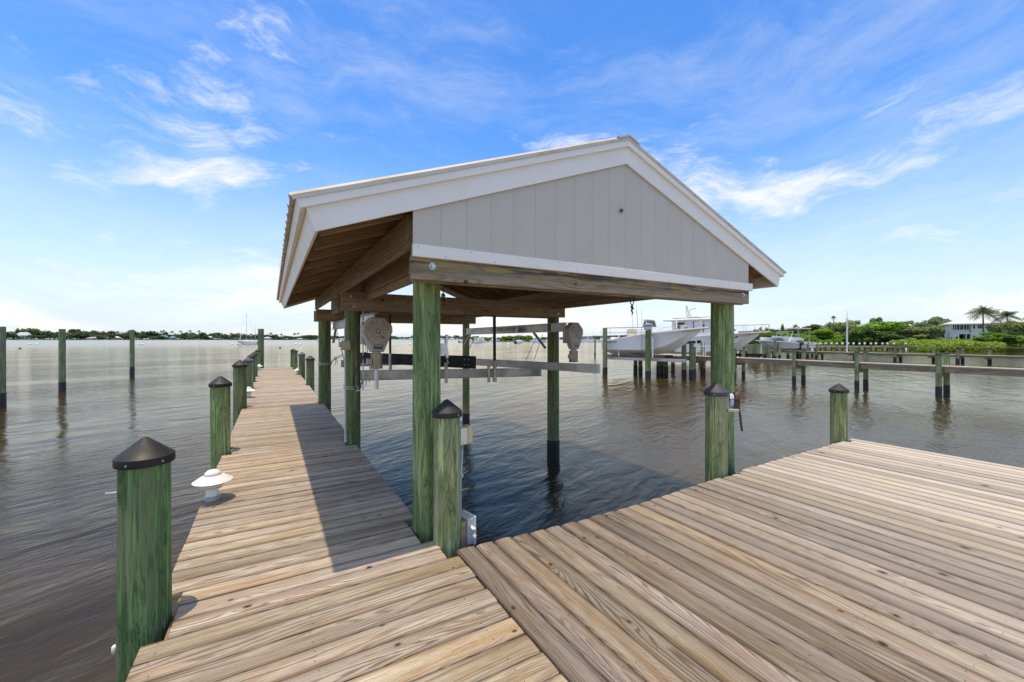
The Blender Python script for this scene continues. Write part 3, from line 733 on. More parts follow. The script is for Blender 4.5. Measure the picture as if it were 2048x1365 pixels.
def text_mesh(txt, size, ext, mat, align='CENTER'):
    cu = bpy.data.curves.new('lettering', 'FONT'); cu.body = txt; cu.size = size; cu.extrude = ext
    cu.align_x = align; cu.align_y = 'CENTER'; cu.resolution_u = 3
    o = bpy.data.objects.new('tmp', cu); C.objects.link(o)
    dg = bpy.context.evaluated_depsgraph_get()
    me = bpy.data.meshes.new_from_object(o.evaluated_get(dg)); bpy.data.objects.remove(o)
    me.materials.clear(); me.materials.append(mat); return me
def arc_text(txt, size, radius, span, ext, mat):
    """letters standing round an arc, joined as one mesh; lies in local x-y"""
    vs, fs = [], []
    for i, ch in enumerate(txt):
        me = text_mesh(ch, size, ext, mat)
        a = R(90) + span / 2 - span * i / (len(txt) - 1)
        Mx = Matrix.Translation((radius * math.cos(a), radius * math.sin(a), 0)) @ Matrix.Rotation(a - R(90), 4, 'Z')
        bb = len(vs); vs += [tuple(Mx @ v.co) for v in me.vertices]; fs += [tuple(j + bb for j in p.vertices) for p in me.polygons]
        bpy.data.meshes.remove(me)
    me = bpy.data.meshes.new('lettering'); me.from_pydata(vs, [], fs); me.materials.append(mat); return me
lift = thing('boat_lift', 'empty aluminium boat lift with two beige drive units under the boathouse roof', 'boat lift', (0, 0, 0))
# drive rails beside the posts
ibeam('drive_rail', P(.835, 3.98, .195), P(.835, 7.02, .195), .10, .155, M['alu'], lift)
ibeam('drive_rail', P(3.07, 3.95, .142), P(3.05, 6.85, .128), .10, .165, M['alu'], lift)
for x, h0 in ((.835, .14), (3.06, .08)):
    for y, sg in ((4.3, 1), (7.05, -1)):
        boxbeam('brace', P(x, y + sg * .08, h0 - .20), P(x, y + sg * .35, h0), .05, .03, M['alu'], lift)
def drive_unit(x, y, h, s, rz):
    u = thing('drive_unit', None, None, P(x, y, h)); del_ = u
    u.parent = lift; u.rotation_euler = (R(90), 0, rz); u.scale = (s, s, s)
    oct_ = [(-.085, .235), (.085, .235), (.205, .125), (.21, .04), (.085, -.235), (-.085, -.235), (-.21, .04), (-.205, .125)]
    b = MB(); n = 8; fr = [(p * .93, q * .93, .055) for p, q in oct_]
    vs = [(p, q, -.05) for p, q in oct_] + [(p, q, .035) for p, q in oct_] + fr
    b.add(vs, [(i, (i + 1) % n, n + (i + 1) % n, n + i) for i in range(n)] + [(n + i, n + (i + 1) % n, 2 * n + (i + 1) % n, 2 * n + i) for i in range(n)] + [tuple(range(2 * n, 3 * n)), tuple(range(n))[::-1]])
    b.build('housing', M['gear'], u)
    b = MB()
    for rad, wdt in ((.166, .0016), (.104, .0026), (.070, .003)):
        k = 40; vs = []
        for j in range(k):
            t = 2 * math.pi * j / k
            for rr in (rad - wdt, rad + wdt): vs.append((rr * math.cos(t), .045 + rr * math.sin(t), .0575))
        b.add(vs, [(2 * j, 2 * j + 1, (2 * j + 3) % (2 * k), (2 * j + 2) % (2 * k)) for j in range(k)])
    b.add([(.035, -.025, .058), (.050, -.010, .058), (.098, -.050, .058), (.084, -.058, .058)], [(0, 1, 2, 3)])
    b.build('emblem', M['ink'], u)
    o = link('lettering', arc_text('ALUM-A-VATOR', .046, .135, R(158), .0012, M['ink']), u, (0, .045, .0575))
    q = link('lettering', text_mesh('Q', .0, .001, M['ink']) if False else text_mesh('Q', .10, .001, M['ink']), u, (0, .045, .0575))
    b = MB(); b.box((0, -.165, .0570), (.125, .066, .003)); st = b.build('sticker', M['teal'], u)
    lt = link('lettering', text_mesh('Quality', .034, .0006, M['white']), u, (0, -.150, .0592)); lt.name = 'lettering'
    b = MB()
    b.tube([(0, -.235, -.01), (0, -.262, -.01)], .055, 20)
    b.tube([(0, -.262, -.01), (0, -.44, -.01)], .078, 28); b.tube([(0, -.44, -.01), (0, -.462, -.01)], .083, 28); b.tube([(0, -.275, -.01), (0, -.290, -.01)], .081, 28)
    mo = b.build('motor', M['brass_steel'], u, smooth='auto')
    b = MB(); b.box((-.105, -.36, .0), (.06, .075, .06)); b.build('terminal_box', M['gear'], u)
    b = MB(); b.box((-.16, .02, -.075), (.06, .3, .05)); b.box((0, -.0, -.08), (.12, .36, .05)); b.build('mount_plate', M['alu'], u)
    return u
du = drive_unit(.828, 3.86, .036, 1.0, R(8))
MB().tube([(.0, -.462, -.01), (.0, -.74, -.01)], .028, 14).build('cover_tube', M['white'], du, smooth='auto')
du2 = drive_unit(3.13, 3.88, .035, 1.02, R(14))
# lifting cables
b = MB()
for p0, p1 in ((P(.84, 4.5, .12), P(.90, 4.52, -.34)), (P(.84, 4.65, .12), P(.92, 4.62, -.34)), (P(.84, 6.6, .12), P(.95, 6.62, -.34)), (P(.84, 6.75, .12), P(.96, 6.72, -.34)),
               (P(3.05, 4.55, .06), P(2.80, 4.5, -.36)), (P(3.05, 4.42, .06), P(2.92, 4.48, -.36)), (P(3.04, 6.5, .05), P(2.93, 6.6, -.34)), (P(3.04, 6.35, .05), P(2.80, 6.58, -.34))):
    b.tube([p0, p1], .0048, 6)
b.build('lifting_cable', M['rust'], lift)
ibeam('cradle_beam', P(.76, 4.42, -.375), P(3.08, 4.5, -.44), .11, .155, M['alu'], lift)
ibeam('cradle_beam', P(.90, 6.62, -.375), P(2.96, 6.66, -.36), .11, .155, M['alu'], lift)
ibeam('bunk_beam', P(3.0, 3.38, -.322), P(2.36, 5.50, -.322), .06, .136, M['alu'], lift)
boxbeam('end_plate', P(3.018, 3.32, -.322), P(2.94, 3.575, -.322), .075, .142, M['cover'], lift)
boxbeam('bunk_beam', P(1.92, 4.08, -.258), P(1.02, 5.95, -.258), .045, .205, M['carpet'], lift)
b = MB()
for q in ((.07, .045), (.07, -.045), (.15, .045), (.15, -.045)):
    c = P(1.92, 4.08, -.258) + (P(1.02, 5.95, -.258) - P(1.92, 4.08, -.258)).normalized() * (q[0] + .05); c.z += q[1]
    nrm = Vector((-.9, -.43, 0)); b.tube([c + nrm * .02, c + nrm * .034], .008, 8)
b.build('bolt', M['steel'], lift)
for x, y, top, bot, r in ((2.33, 4.40, .275, -.50, .028), (1.28, 5.2, .30, -.42, .022)):
    o = MB().tube([P(x, y, bot), P(x - .004, y, top)], r, 12).build('guide_pole', M['hose'] if False else M['rust'], lift, smooth='auto')
    MB().tube([P(x, y, bot - .02), P(x, y, bot + .24)], r * 1.35, 12).build('sleeve_bracket', M['alu'], o, smooth='auto')
boxbeam('bracket', P(2.24, 4.38, -.52), P(2.24, 4.38, -.30), .05, .03, M['alu'], lift)
boxbeam('bracket', P(1.70, 4.38, -.50), P(1.70, 4.38, -.27), .05, .03, M['alu'], lift)
# name plate on the right rail
pl = MB(); a = P(2.99, 4.95, .128); c = P(2.985, 5.62, .131)
pl.prof(a, c, [(-.003, -.05), (.003, -.05), (.003, .05), (-.003, .05)]); plo = pl.build('name_plate', M['alu'], lift)
lm = text_mesh('ALUM-A-VATOR', .115, .001, M['ink']); lo = link('lettering', lm, plo); dirv = (a - c).normalized()
Rm = Matrix((dirv, Vector((0, 0, 1)), dirv.cross(Vector((0, 0, 1))))).transposed().to_4x4()
Rm.translation = (a + c) / 2 + Vector((-.008, 0, .008)); lo.matrix_local = Rm

# cable from the motor, ropes, conduits
cb = thing('power_cable', 'black power cable looping down from the left lift motor', 'cable', P(.80, 3.86, -.1))
b = MB(); b.tube([(-.10, 0, -.06), (-.13, .02, -.14), (-.19, .05, -.25), (-.235, .06, -.36), (-.245, .06, -.46), (-.235, .06, -.53), (-.20, .05, -.575), (-.165, .04, -.57), (-.17, .04, -.53), (-.185, .05, -.45)], .011, 8)
b.build('cable', M['rubber'], cb, smooth=True)
b = MB(); b.box((-.185, .03, -.575), (.06, .02, .018)); b.build('clamp', M['steel'], cb)
cb.location = P(.795, 3.86, -.08)
cd = thing('conduit', 'pale vertical conduit pipe with junction box on the left middle boathouse post', 'conduit', P(.60, 4.14, -.96))
b = MB(); b.tube([(0, 0, 0), (-.005, 0, 1.0 * H * 1.15)], .0115, 10); b.tube([(0, 0, -.02), (0, 0, .08)], .017, 10); b.build('pipe', M['pvc'], cd, smooth='auto')
b = MB(); b.bar((-.055, -.02, .90 * H), (.055, -.02, .90 * H), .085, .135, .012); b.bar((-.085, .0, .905 * H), (-.055, 0, .905 * H), .06, .07, .006); b.build('junction_box', M['gear'], cd)
cd2 = thing('conduit_pipe', 'thin pale conduit running up the right side of the left middle post', 'conduit', P(.765, 4.17, -.5))
MB().tube([(0, 0, 0), (0, 0, .79 * H)], .009, 8).build('pipe', M['pvc'], cd2, smooth='auto')
def wrap(c, r, n, z, sp=.018):
    pts = []
    for i in range(int(n * 16) + 1):
        t = i / 16 * 2 * math.pi; pts.append(Vector(c) + Vector((math.cos(t) * r, math.sin(t) * r, z + sp * i / 16 + .012 * math.sin(t * 1.0))))
    return pts
def rope_pile(name, label, pc, r, z, end, knot):
    t = thing(name, label, 'rope', (pc[0] * H, pc[1] * H, z)); b = MB()
    b.tube(wrap((0, 0, 0), r, 3.2, 0, .02), .0075, 6)
    e = Vector(end) - t.location; k = Vector(knot) - t.location
    s0 = Vector((r * .8, -r * .6, .03))
    b.tube([s0, s0.lerp(k, .5) + Vector((0, 0, -.01)), k, k.lerp(e, .5) + Vector((0, 0, -.015)), e], .0075, 6)
    b.tube([s0 + Vector((0, 0, .03)), s0.lerp(k, .5) + Vector((0, 0, .02)), k, e + Vector((0, 0, .03))], .0075, 6)
    b.build('line', M['rope'], t, smooth=True)
    b = MB()
    for a in range(3): b.tube([k + Vector((math.cos(q) * .028, .01 * a, math.sin(q) * .03)) for q in np.linspace(a, a + 6.0, 12)], .008, 6)
    b.tube([k, k + Vector((.01, 0, -.07)), k + Vector((-.005, 0, -.16))], .007, 6); b.tube([k, k + Vector((.04, 0, -.06)), k + Vector((.045, 0, -.11))], .007, 6)
    b.build('knot', M['rope'], t, smooth=True)
rope_pile('mooring_rope', 'grey rope wound round the left middle post and tied to the motor tube', (.682, 4.25), .118, zof(778, 4.0), (.83 * H, 3.90 * H, zof(735, 3.8)), tuple(P(.765, 4.02, -.335)))
rope_pile('mooring_rope', 'grey rope wound round the far left post with a hanging knot', (.722, 7.08), .148, zof(730, 6.5), tuple(P(.93, 6.62, -.25)), tuple(P(.85, 6.85, -.30)))

# ------------------------------------------------------------------ things fixed on posts and pilings
t = thing('dock_cleat', 'white cleat bolted on the left front boathouse post', 'cleat', (.7125 * H + .105, 2.12 * H - .03, zof(700, 2.2)))
b = MB(); b.bar((.012, 0, -.05), (.012, 0, .05), .045, .025, .006); b.build('base', M['white'], t)
b = MB(); b.tube([(.0, 0, -.03), (.045, 0, -.03)], .012, 10); b.tube([(.0, 0, .03), (.045, 0, .03)], .012, 10)
b.tube([(.05, -.01, -.115), (.05, 0, -.06), (.046, 0, 0), (.05, 0, .06), (.06, .01, .115)], .0145, 10); b.build('horn', M['white'], t, smooth=True)
b = MB(); b.tube([(.02, -.026, .0), (.02, -.034, 0)], .009, 8); b.build('screw', M['steel'], t)
t.rotation_euler = (0, R(-4), R(-20))
sp = (.751, 1.925)
t = thing('outlet_box', 'cream outdoor outlet box with yellowed cover on the short centre piling', 'outlet box', (sp[0] * H + .10, sp[1] * H, zof(883, 1.97)), rz=R(10))
b = MB(); b.bar((-.012, 0, 0), (.052, 0, 0), .075, .125, .006); b.build('box', M['cream'], t)
b = MB(); b.bar((.0535, 0, .003), (.090, 0, .003), .09, .138, .014); b.build('cover', M['yellowed'], t)
b = MB()
for z in np.linspace(-.05, .055, 8): b.box((.0545, -.047, z), (.012, .003, .004))
b.build('hinge', M['cream'], t)
t = thing('outlet_conduit', 'thin grey conduit going down from the cream outlet box', 'conduit', (sp[0] * H + .115, sp[1] * H + .01, -.05))
zt = zof(883, 1.97) - .06 + .05
b = MB(); b.tube([(0, 0, 0), (-.002, 0, zt * .6), (.015, 0, zt)], .0085, 8); b.build('pipe', M['pvc'], t, smooth=True)
b = MB(); b.tube([(.008, 0, zt * .66), (.009, 0, zt * .66 + .02)], .014, 10); b.tube([(.015, 0, zt - .012), (.015, 0, zt + .01)], .014, 10); b.build('coupling', M['pvc'], t)
t = thing('junction_enclosure', 'grey junction enclosure on a dark block at the foot of the centre piling', 'junction box', (sp[0] * H + .135, sp[1] * H + .03, .055), rz=R(12))
b = MB(); b.bar((-.03, 0, -.16), (-.03, 0, .07), .13, .05, .004, up=(1, 0, 0)); b.build('wood_block', M['beam'], t)
b = MB(); b.bar((.0, 0, -.02), (.055, 0, -.02), .15, .20, .008); b.build('enclosure', M['pvc'], t)
b = MB(); b.bar((.0565, 0, -.02), (.072, 0, -.02), .168, .222, .008); b.build('lid', M['white'], t)
b = MB(); b.tube([(.03, -.076, .02), (.03, -.115, .015), (.03, -.12, -.03), (.03, -.12, -.06)], .014, 10); b.build('elbow', M['white'], t, smooth=True)
# hose coil and line on the right piling
hp = (2.90, 1.90); hz = zof(803, 3.0)
t = thing('hose_coil', 'brown hose and blue white line coiled on a hanger on the right capped piling', 'hose', (hp[0] * H + .125, hp[1] * H - .07, hz - .02), rz=R(-48))
b = MB()
for k in range(4):
    b.tube([(.06 + .012 * k, math.cos(q) * .075 + .01 * k, math.sin(q) * (.10 + .006 * k)) for q in np.linspace(0, 6.6, 20)], .0105, 7)
b.tube([(.09, -.03, -.06), (.105, -.03, -.14), (.115, -.02, -.22), (.13, -.01, -.33)], .012, 8)
b.build('hose', M['hose'], t, smooth=True)
b = MB()
for k in range(5):
    b.tube([(.0 + .007 * k, math.cos(q) * .045 - .05, math.sin(q) * .065 + .02) for q in np.linspace(.3, 6.4, 18)], .0065, 6)
b.build('line', M['blue'], t, smooth=True)
b = MB(); b.bar((-.03, -.08, -.09), (-.03, -.08, .06), .03, .02, .004); b.bar((-.03, -.10, -.09), (.08, -.10, -.09), .03, .03, .004); b.build('hanger', M['rope'], t)
# small fittings on the big left piling
t = thing('screw_eye', 'small white screw eye low on the water side of the big left piling', 'fitting', (-.39 * H - .118, 1.93 * H - .02, -.12))
b = MB(); b.lathe([(.004, -.012), (.012, 0), (.012, .026), (.006, .034)], 10); b.tube([(-.004, 0, .0), (.012, 0, .0)], .006, 6); b.build('eye', M['white'], t, smooth=True)
t = thing('cable_clip', 'thin white clip sticking out near the top of the big left piling', 'fitting', (-.39 * H - .112, 1.93 * H - .03, zof(972, 1.47)))
b = MB(); b.tube([(-.035, -.01, 0), (-.01, 0, -.004), (.02, 0, -.003)], .003, 6); b.build('clip', M['white'], t)

# ------------------------------------------------------------------ path lights
def path_light(x, y, s, label, first=None):
    t = thing('path_light', label, 'dock light', (x * H, y * H, 0), 'white tiered path lights along the pier edge')
    t.scale = (s, s, s); n = 32
    MB().lathe([(.062, 0), (.062, .035), (.055, .04), (.055, .0405)], n).build('base_ring', M['steel'], t, smooth='auto')
    MB().lathe([(.046, .041), (.046, .135), (.043, .14)], n).build('stem', M['white'], t, smooth='auto')
    for k, r in enumerate((.070, .084, .098)):
        MB().lathe([(.050, .100 + k * .026), (r, .108 + k * .026), (r + .002, .116 + k * .026), (.050, .120 + k * .026)], n).build('louvre_ring', M['white'], t, smooth='auto')
    MB().lathe([(.05, .178), (.150, .170), (.153, .176), (.100, .212), (.072, .226), (.068, .228)], n).build('shade', M['white'], t, smooth='auto')
    MB().lathe([(.068, .229), (.060, .250), (.040, .268), (.012, .275)], n).build('top_knob', M['white'], t, smooth=True)
    return t
path_light(-.315, 3.14, 1.03, 'nearest white tiered path light, on the left pier edge behind the big piling')
path_light(-.338, 8.29, 1.0, 'second white path light, half hidden by the third left piling')
path_light(-.345, 15.5, 1.0, 'tiny farthest white path light near the tall bare post')
path_light(.635, 13.0, 1.0, 'white path light on the right pier edge by the grey capped piling')

# ------------------------------------------------------------------ neighbouring docks
def ndock(name, label, p0, p1, wid, z, piles, fascia=.24, rail=None, r=.13, topz=.9, slw=.45, capn='cap', pm_='post_far'):
    """p0, p1 in metres; piles: list of distances along, or (distance, side) pairs"""
    t = thing(name, label, 'dock', (p0[0], p0[1], WZ))
    p0 = Vector((p0[0], p0[1], 0)); p1 = Vector((p1[0], p1[1], 0)); dv = (p1 - p0).normalized(); L = (p1 - p0).length
    nv = Vector((dv.y, -dv.x, 0)); zz = z - WZ
    b = MB(); k = 0
    while k * .15 < L:
        c = dv * (k * .15 + .07) + Vector((0, 0, zz - .02)); b.bar(c - nv * (wid / 2 + random.uniform(0, .03)), c + nv * (wid / 2 + random.uniform(0, .03)), .14, .04); k += 1
    tag(b.build('deck_planks', M['dock_top'], t), kind='stuff')
    for s in (-1, 1):
        timber('stringer', nv * s * (wid / 2 - .03) + Vector((0, 0, zz - .045 - fascia / 2)), dv * L + nv * s * (wid / 2 - .03) + Vector((0, 0, zz - .045 - fascia / 2)), .05, fascia, M['dock_side'], t)
    for q in piles:
        dd, sides, tz = q if isinstance(q, tuple) else (q, (-1, 1), topz)
        for s in sides:
            rr = r * random.uniform(.92, 1.08); hgt = tz - WZ + random.uniform(-.04, .04)
            c = dv * dd + nv * s * (wid / 2 + rr * .9) + Vector((0, 0, -1))
            o = post_geo(rr, rr * .95, 0, 1 + hgt - (rr if capn else 0), 14, int(dd * 10 + s), 4).build('piling', M[pm_], t, c, smooth='auto')
            if capn: 
                key = (round(rr, 2), capn, 'n')
                if key not in capm: capm[key] = cap_geo(rr * 1.13, rr * 1.15, rr * .35, 14).mesh('cap', M[capn], 'auto')
                link('cap', capm[key], o, (0, 0, 1 + hgt - rr * 1.1))
            MB().lathe([(rr * 1.05, 0), (rr * 1.05, 1 + slw), (rr * .99, 1.003 + slw)], 14).build('sleeve', M['sleeve'], o)
        timber('cross_beam', dv * dd - nv * (wid / 2 + .3) + Vector((0, 0, zz - .05 - fascia - .09)), dv * dd + nv * (wid / 2 + .3) + Vector((0, 0, zz - .05 - fascia - .09)), .06, .17, M['dock_side'], t)
    if rail:
        zr = rail - WZ
        for s in (1,):
            boxbeam('hand_rail', nv * s * (wid / 2 + .1) + Vector((0, 0, zr)), dv * L + nv * s * (wid / 2 + .1) + Vector((0, 0, zr)), .12, .06, M['dock_side'], t)
    return t
X1 = 15.75 * H
# first neighbour dock; it ends in a wider head on the left
ya, yb = 12.6, -14.
pil = [((ya - q) * H, (-1, 1), .98) for q in (11.3, 9.55, 7.4, 5.62, 3.8)] + [((ya - q) * H, (-1, 1), .98) for q in (1.9, .0, -1.9, -4, -6, -8, -11)]
ndock('neighbour_dock', 'long plank dock with pairs of black capped green piles across the right side', (X1 + .42, ya * H), (X1 + .42, yb * H), .8, .27 * H * 1.0 - .02, pil, .23, r=.095)
hd = thing('dock', 'square dock head with white lounge chairs beside the lifted centre console boat', 'dock', (16.4 * H, 13.2 * H, WZ))
b = MB()
for k in range(34): b.box((-.9 * H + 0, (-1.55 + k * .1) * H, 1.275), (4.6, .14, .04))
tag(b.build('deck_planks', M['dock_top'], hd), kind='stuff')
for q in (-1.6, 1.85): timber('stringer', (-2.45 * H, q * H, 1.12), (.6 * H, q * H, 1.12), .05, .26, M['dock_side'], hd)
for q in (-2.42, .6): timber('stringer', (q * H, -1.6 * H, 1.12), (q * H, 1.85 * H, 1.12), .05, .26, M['dock_side'], hd)
for px_, dep, hh in ((1271, 19.5, .1), (1281, 19.0, .1), (1317, 19.0, .1), (1324, 19.5, .1), (1332, 18.8, .1), (1383, 16.8, .95), (1405, 18.8, .95), (1346, 21., .9)):
    p = at(px_, dep) - hd.location
    o = post_geo(.14, .13, -1, 1.2 + hh, 14, int(px_), 4).build('piling', M['post_far'], hd, (p.x, p.y, 0), smooth='auto')
    MB().lathe([(.15, -1), (.15, .5), (.139, .503)], 14).build('sleeve', M['sleeve'], o)
def lounge(px_, dep, label):
    t = thing('lounge_chair', label, 'chair', at(px_, dep, .40), 'white chairs on the neighbour dock head', R(35))
    b = MB(); 
    for sx in (-.28, .28):
        for sy in (-.25, .28): b.box((sx, sy, .2), (.05, .05, .42))
        b.box((sx, 0, .60), (.07, .62, .04)); b.box((sx, -.25, .5), (.05, .05, .22)); b.box((sx, .28, .68), (.05, .05, .56))
    b.build('frame', M['white'], t)
    b = MB()
    for k in range(6): b.box((0, -.24 + k * .095, .41), (.54, .08, .02))
    b.build('seat', M['white'], t)
    b = MB()
    for k in range(6): b.box((-.23 + k * .092, .31, .72), (.07, .02, .52))
    b.build('backrest', M['white'], t)
lounge(1402, 18.0, 'left white slatted chair on the dock head under the boat bow')
lounge(1416, 17.9, 'right white slatted chair on the dock head under the boat bow')

X2 = 39.3 * H
pil2 = [((26.0 - q) * H, (-1, 1), .45) for q in (25.2, 23, 20.5, 18.2)] + [((26. - q) * H, (-1,) if k % 2 else (-1, 1), .45) for k, q in enumerate((16.6, 14.4, 11.64, 9.9, 8.5, 7.3, 5, 2, -1, -4))]
ndock('far_dock', 'second dock farther back with grey railing and short piles', (X2, 26.0 * H), (X2, -10 * H), 1.3, -.055 * H, pil2, .16, rail=zof(695, 26.5), topz=.46 * H, slw=.42, capn='cap_grey', r=.135)
# third row: a dock square to the view with white capped pairs
a_ = at(1590, 60); b_ = at(2075, 56)
pil3 = []
Ln = (b_ - a_).length
for px_ in np.arange(1603, 2060, 23.3):
    pil3.append((Ln * (px_ - 1590) / 485., (-1, 1), zof(688.5, 58)))
ndock('shore_dock', 'dock along the river bank with white capped paired piles', (a_.x, a_.y), (b_.x, b_.y), 1.6, zof(694.5, 58), pil3, .2, topz=1., slw=.3, capn=None, r=.14)
wc = MB()
sd = bpy.data.objects['shore_dock']
for o in list(sd.children):
    if o.name.startswith('piling'):
        MB().lathe([(.2, 0), (.2, .22), (.15, .34)], 10).build('cap', M['white'], o, (0, 0, 1 + zof(688.5, 58) - WZ - .05))
ml = thing('dock_ladder_rail', 'white overturned pipe rail on the second dock', 'railing', at(1812, 27.5, -.08))
b = MB(); b.tube([(0, 0, 0), (.05, 0, .55), (1.0, .3, .60), (1.6, .5, .60)], .045, 8); b.build('rail', M['white'], ml, smooth=True)
fp = thing('flagpole', 'tall white flagpole with drooping pink flag on the second dock', 'flagpole', at(1694, 31.5, -.08))
z1 = zof(622, 31.5) + .08; zb1 = zof(637, 31.5) + .08
MB().tube([(0, 0, 0), (.02, 0, zb1)], .085, 10, .065).build('pole', M['white'], fp, smooth='auto')
MB().tube([(.02, 0, zb1), (.04, 0, z1)], .035, 8, .02).build('top_mast', M['hroof'], fp)
b = MB(); b.bar((-.45, 0, zb1 - .1), (.45, 0, zb1 - .1), .05, .05); b.build('yardarm', M['white'], fp)
pinkm = worn('faded_flag', (.62, .42, .42), (.6, .6, .62), .8, scale=2)
b = MB(); vs = []
for j in range(7):
    for k in range(4): vs.append((.06 + k * .09, .05 * math.sin(j + k * 1.7), zb1 - .15 - j * .16 - k * .03))
b.add(vs, [(j * 4 + k, j * 4 + k + 1, (j + 1) * 4 + k + 1, (j + 1) * 4 + k) for j in range(6) for k in range(3)]); b.build('flag', pinkm, fp)

# single posts of the lifts between the docks
PS = [(1517.7, 720, 689, 'slanting'), (1529, 715, 677, 'tall'), (1550, 720, 679, 'tall brown'), (1559, 718, 684, 'short'), (1576, 717, 684, 'short brown'), (1588, 716, 686, 'dark'),
      (1592, 714, 690, 'short'), (1596, 715, 690, 'short'), (1615, 714, 686, 'pale'), (1624.6, 713, 696, 'thin white'), (1634, 712, 688, 'short'), (1505, 718, 690, 'dark'), (1497, 716, 690, 'dark')]
PL = ['slanting tan post close under the cruiser bow', 'tall green post right under the left end of the white lift beam', 'tall brown post before the grey runabout hull', 'short grey topped post just left of the first dock piles',
      'brown post behind the nearest dock pile pair', 'dark slim post right beside the grey hooded outboard', 'short post left of the wide dock pile with the rounded cap', 'short post touching the pale one behind the dock piles',
      'pale green post standing alone right of the dock pile pair', 'thin white post among the green ones', 'short post right of the thin white post', 'dark short post in the shade under the cruiser', 'leftmost dark short post under the cruiser, half hidden']
for k, (q, yw, yt, ds) in enumerate(PS):
    dep = 1.6 * 822 / (yw - 678)
    t = thing('lift_post', PL[k], 'post', at(q, dep), 'posts of the far boat lifts')
    hh = zof(yt, dep) - WZ
    o = post_geo(.16, .15, -1, hh, 12, k, 4).build('post', M['white' if 'white' in ds else ('post_far' if k % 3 else 'post_olive')], t, smooth='auto')
    MB().lathe([(.172, -1), (.172, .42), (.158, .425)], 12).build('sleeve', M['sleeve'], t)
for dep, x0, x1, yy, nm in ((34., 1521, 1606, 677.5, 'white beam of the far boat lift above the grey hulls'), (38, 1545, 1600, 674.5, 'second white lift beam just behind the small boats')):
    a = at(x0, dep, zof(yy, dep)); c = at(x1, dep + 2, zof(yy + 2.5, dep))
    t = thing('boat_lift', nm, 'boat lift', a)
    boxbeam('beam', (0, 0, 0), tuple(c - a), .22, .34, M['white'], t)
    for f in (.02, .98):
        q = (c - a) * f; boxbeam('leg', (q.x, q.y, WZ - a.z - .5), (q.x, q.y, -.18), .14, .14, M['white'], t)

# ------------------------------------------------------------------ boats
def hull_mesh(L, B, Dp, free_bow, free_st, flare=1.25, n=22, rake=.16, chine=.42, dead=.32):
    """x from stern 0 to bow L, z = 0 at keel; returns builder and sheer height function"""
    def st(u):
        x = u * L; k = max(0., (u - .45) / .55)
        half = B / 2 * (1 - k ** 2.1) * (.93 + .07 * min(1, u * 4))
        ch = B / 2 * .86 * (1 - k ** 1.35)
        keel = free_bow * .88 * max(0, (u - .50) / .50) ** 2.1
        sheer = free_st + (free_bow - free_st) * (max(0, u - .18) / .82) ** .8 if u > .18 else free_st
        zc = dead * (1 - .2 * u) + (keel) + k * k * Dp * .10
        return x, half, ch, keel, sheer, min(zc, sheer - .05)
    return st
def boat_hull(t, st, L, n=24, split=.35, mats=('gel', 'gel'), deck=True, rake=.10, bowout=1.0):
    up, lo, dk, gn = MB(), MB(), MB(), MB(); rows = []
    for i in range(n + 1):
        u = i / n; x, hf, ch, ke, sh, zc = st(u)
        k = max(0., (u - .45) / .55)
        xs = x + k ** 2 * rake * L * .5
        hf = max(hf, .02); ch = max(ch, .012)
        mid = (ch * .45 + hf * .55) * (1 - .18 * k)
        rows.append((x, xs, hf, ch, ke, sh, zc, mid))
    for sgn in (1, -1):
        for i in range(n):
            a, c = rows[i], rows[i + 1]
            def pts(r):
                x, xs, hf, ch, ke, sh, zc, mid = r
                xm = x + (xs - x) * .5
                return [(x, 0, ke), (x, sgn * ch, zc), (x + (xs - x) * .15, sgn * (ch + .03 * 1), zc + .03), (xm, sgn * mid, zc + (sh - zc) * .5), (xs, sgn * hf, sh - .09), (xs, sgn * (hf + .035), sh - .07), (xs, sgn * (hf + .03), sh), (xs, sgn * max(hf - .14, 0), sh)]
            A, Cc = pts(a), pts(c)
            for j in range(7):
                b = lo if j < 2 else (up if j < 4 else gn)
                q = [A[j], Cc[j], Cc[j + 1], A[j + 1]]
                b.add(q, [(0, 1, 2, 3) if sgn < 0 else (3, 2, 1, 0)])
            hd_ = .45 if a[0] < L * .62 else .12
            hd2 = .45 if c[0] < L * .62 else .12
            dk.add([(a[1], sgn * max(a[2] - .14, 0), a[5]), (c[1], sgn * max(c[2] - .14, 0), c[5]), (c[1], sgn * max(c[2] - .16, 0), c[5] - hd2), (a[1], sgn * max(a[2] - .16, 0), a[5] - hd_)], [(0, 1, 2, 3)])
            dk.add([(a[1], 0, a[5] - hd_), (c[1], 0, c[5] - hd2), (c[1], sgn * max(c[2] - .16, 0), c[5] - hd2), (a[1], sgn * max(a[2] - .16, 0), a[5] - hd_)], [(0, 1, 2, 3)])
    r = rows[0]
    lo.add([(0, 0, r[4]), (0, r[3], r[6]), (0, r[7], (r[6] + r[5]) / 2), (0, r[2], r[5]), (0, -r[2], r[5]), (0, -r[7], (r[6] + r[5]) / 2), (0, -r[3], r[6])], [tuple(range(7))])
    for bb, nm, m_ in ((up, 'hull_side', mats[0]), (lo, 'hull_bottom', mats[1]), (gn, 'gunwale', 'gel'), (dk, 'deck', 'gel')):
        me = bb.mesh(nm, M[m_]); 
        import bmesh
        bmm = bmesh.new(); bmm.from_mesh(me); bmesh.ops.remove_doubles(bmm, verts=bmm.verts, dist=.002); bmesh.ops.recalc_face_normals(bmm, faces=bmm.faces); bmm.to_mesh(me); bmm.free()
        me.polygons.foreach_set('use_smooth', [True] * len(me.polygons)); me.set_sharp_from_angle(angle=R(32))
        link(nm, me, t)
def heading(p_st, p_bow): 
    d_ = Vector(p_bow) - Vector(p_st); return math.atan2(d_.y, d_.x), Vector((d_.x, d_.y, 0)).length
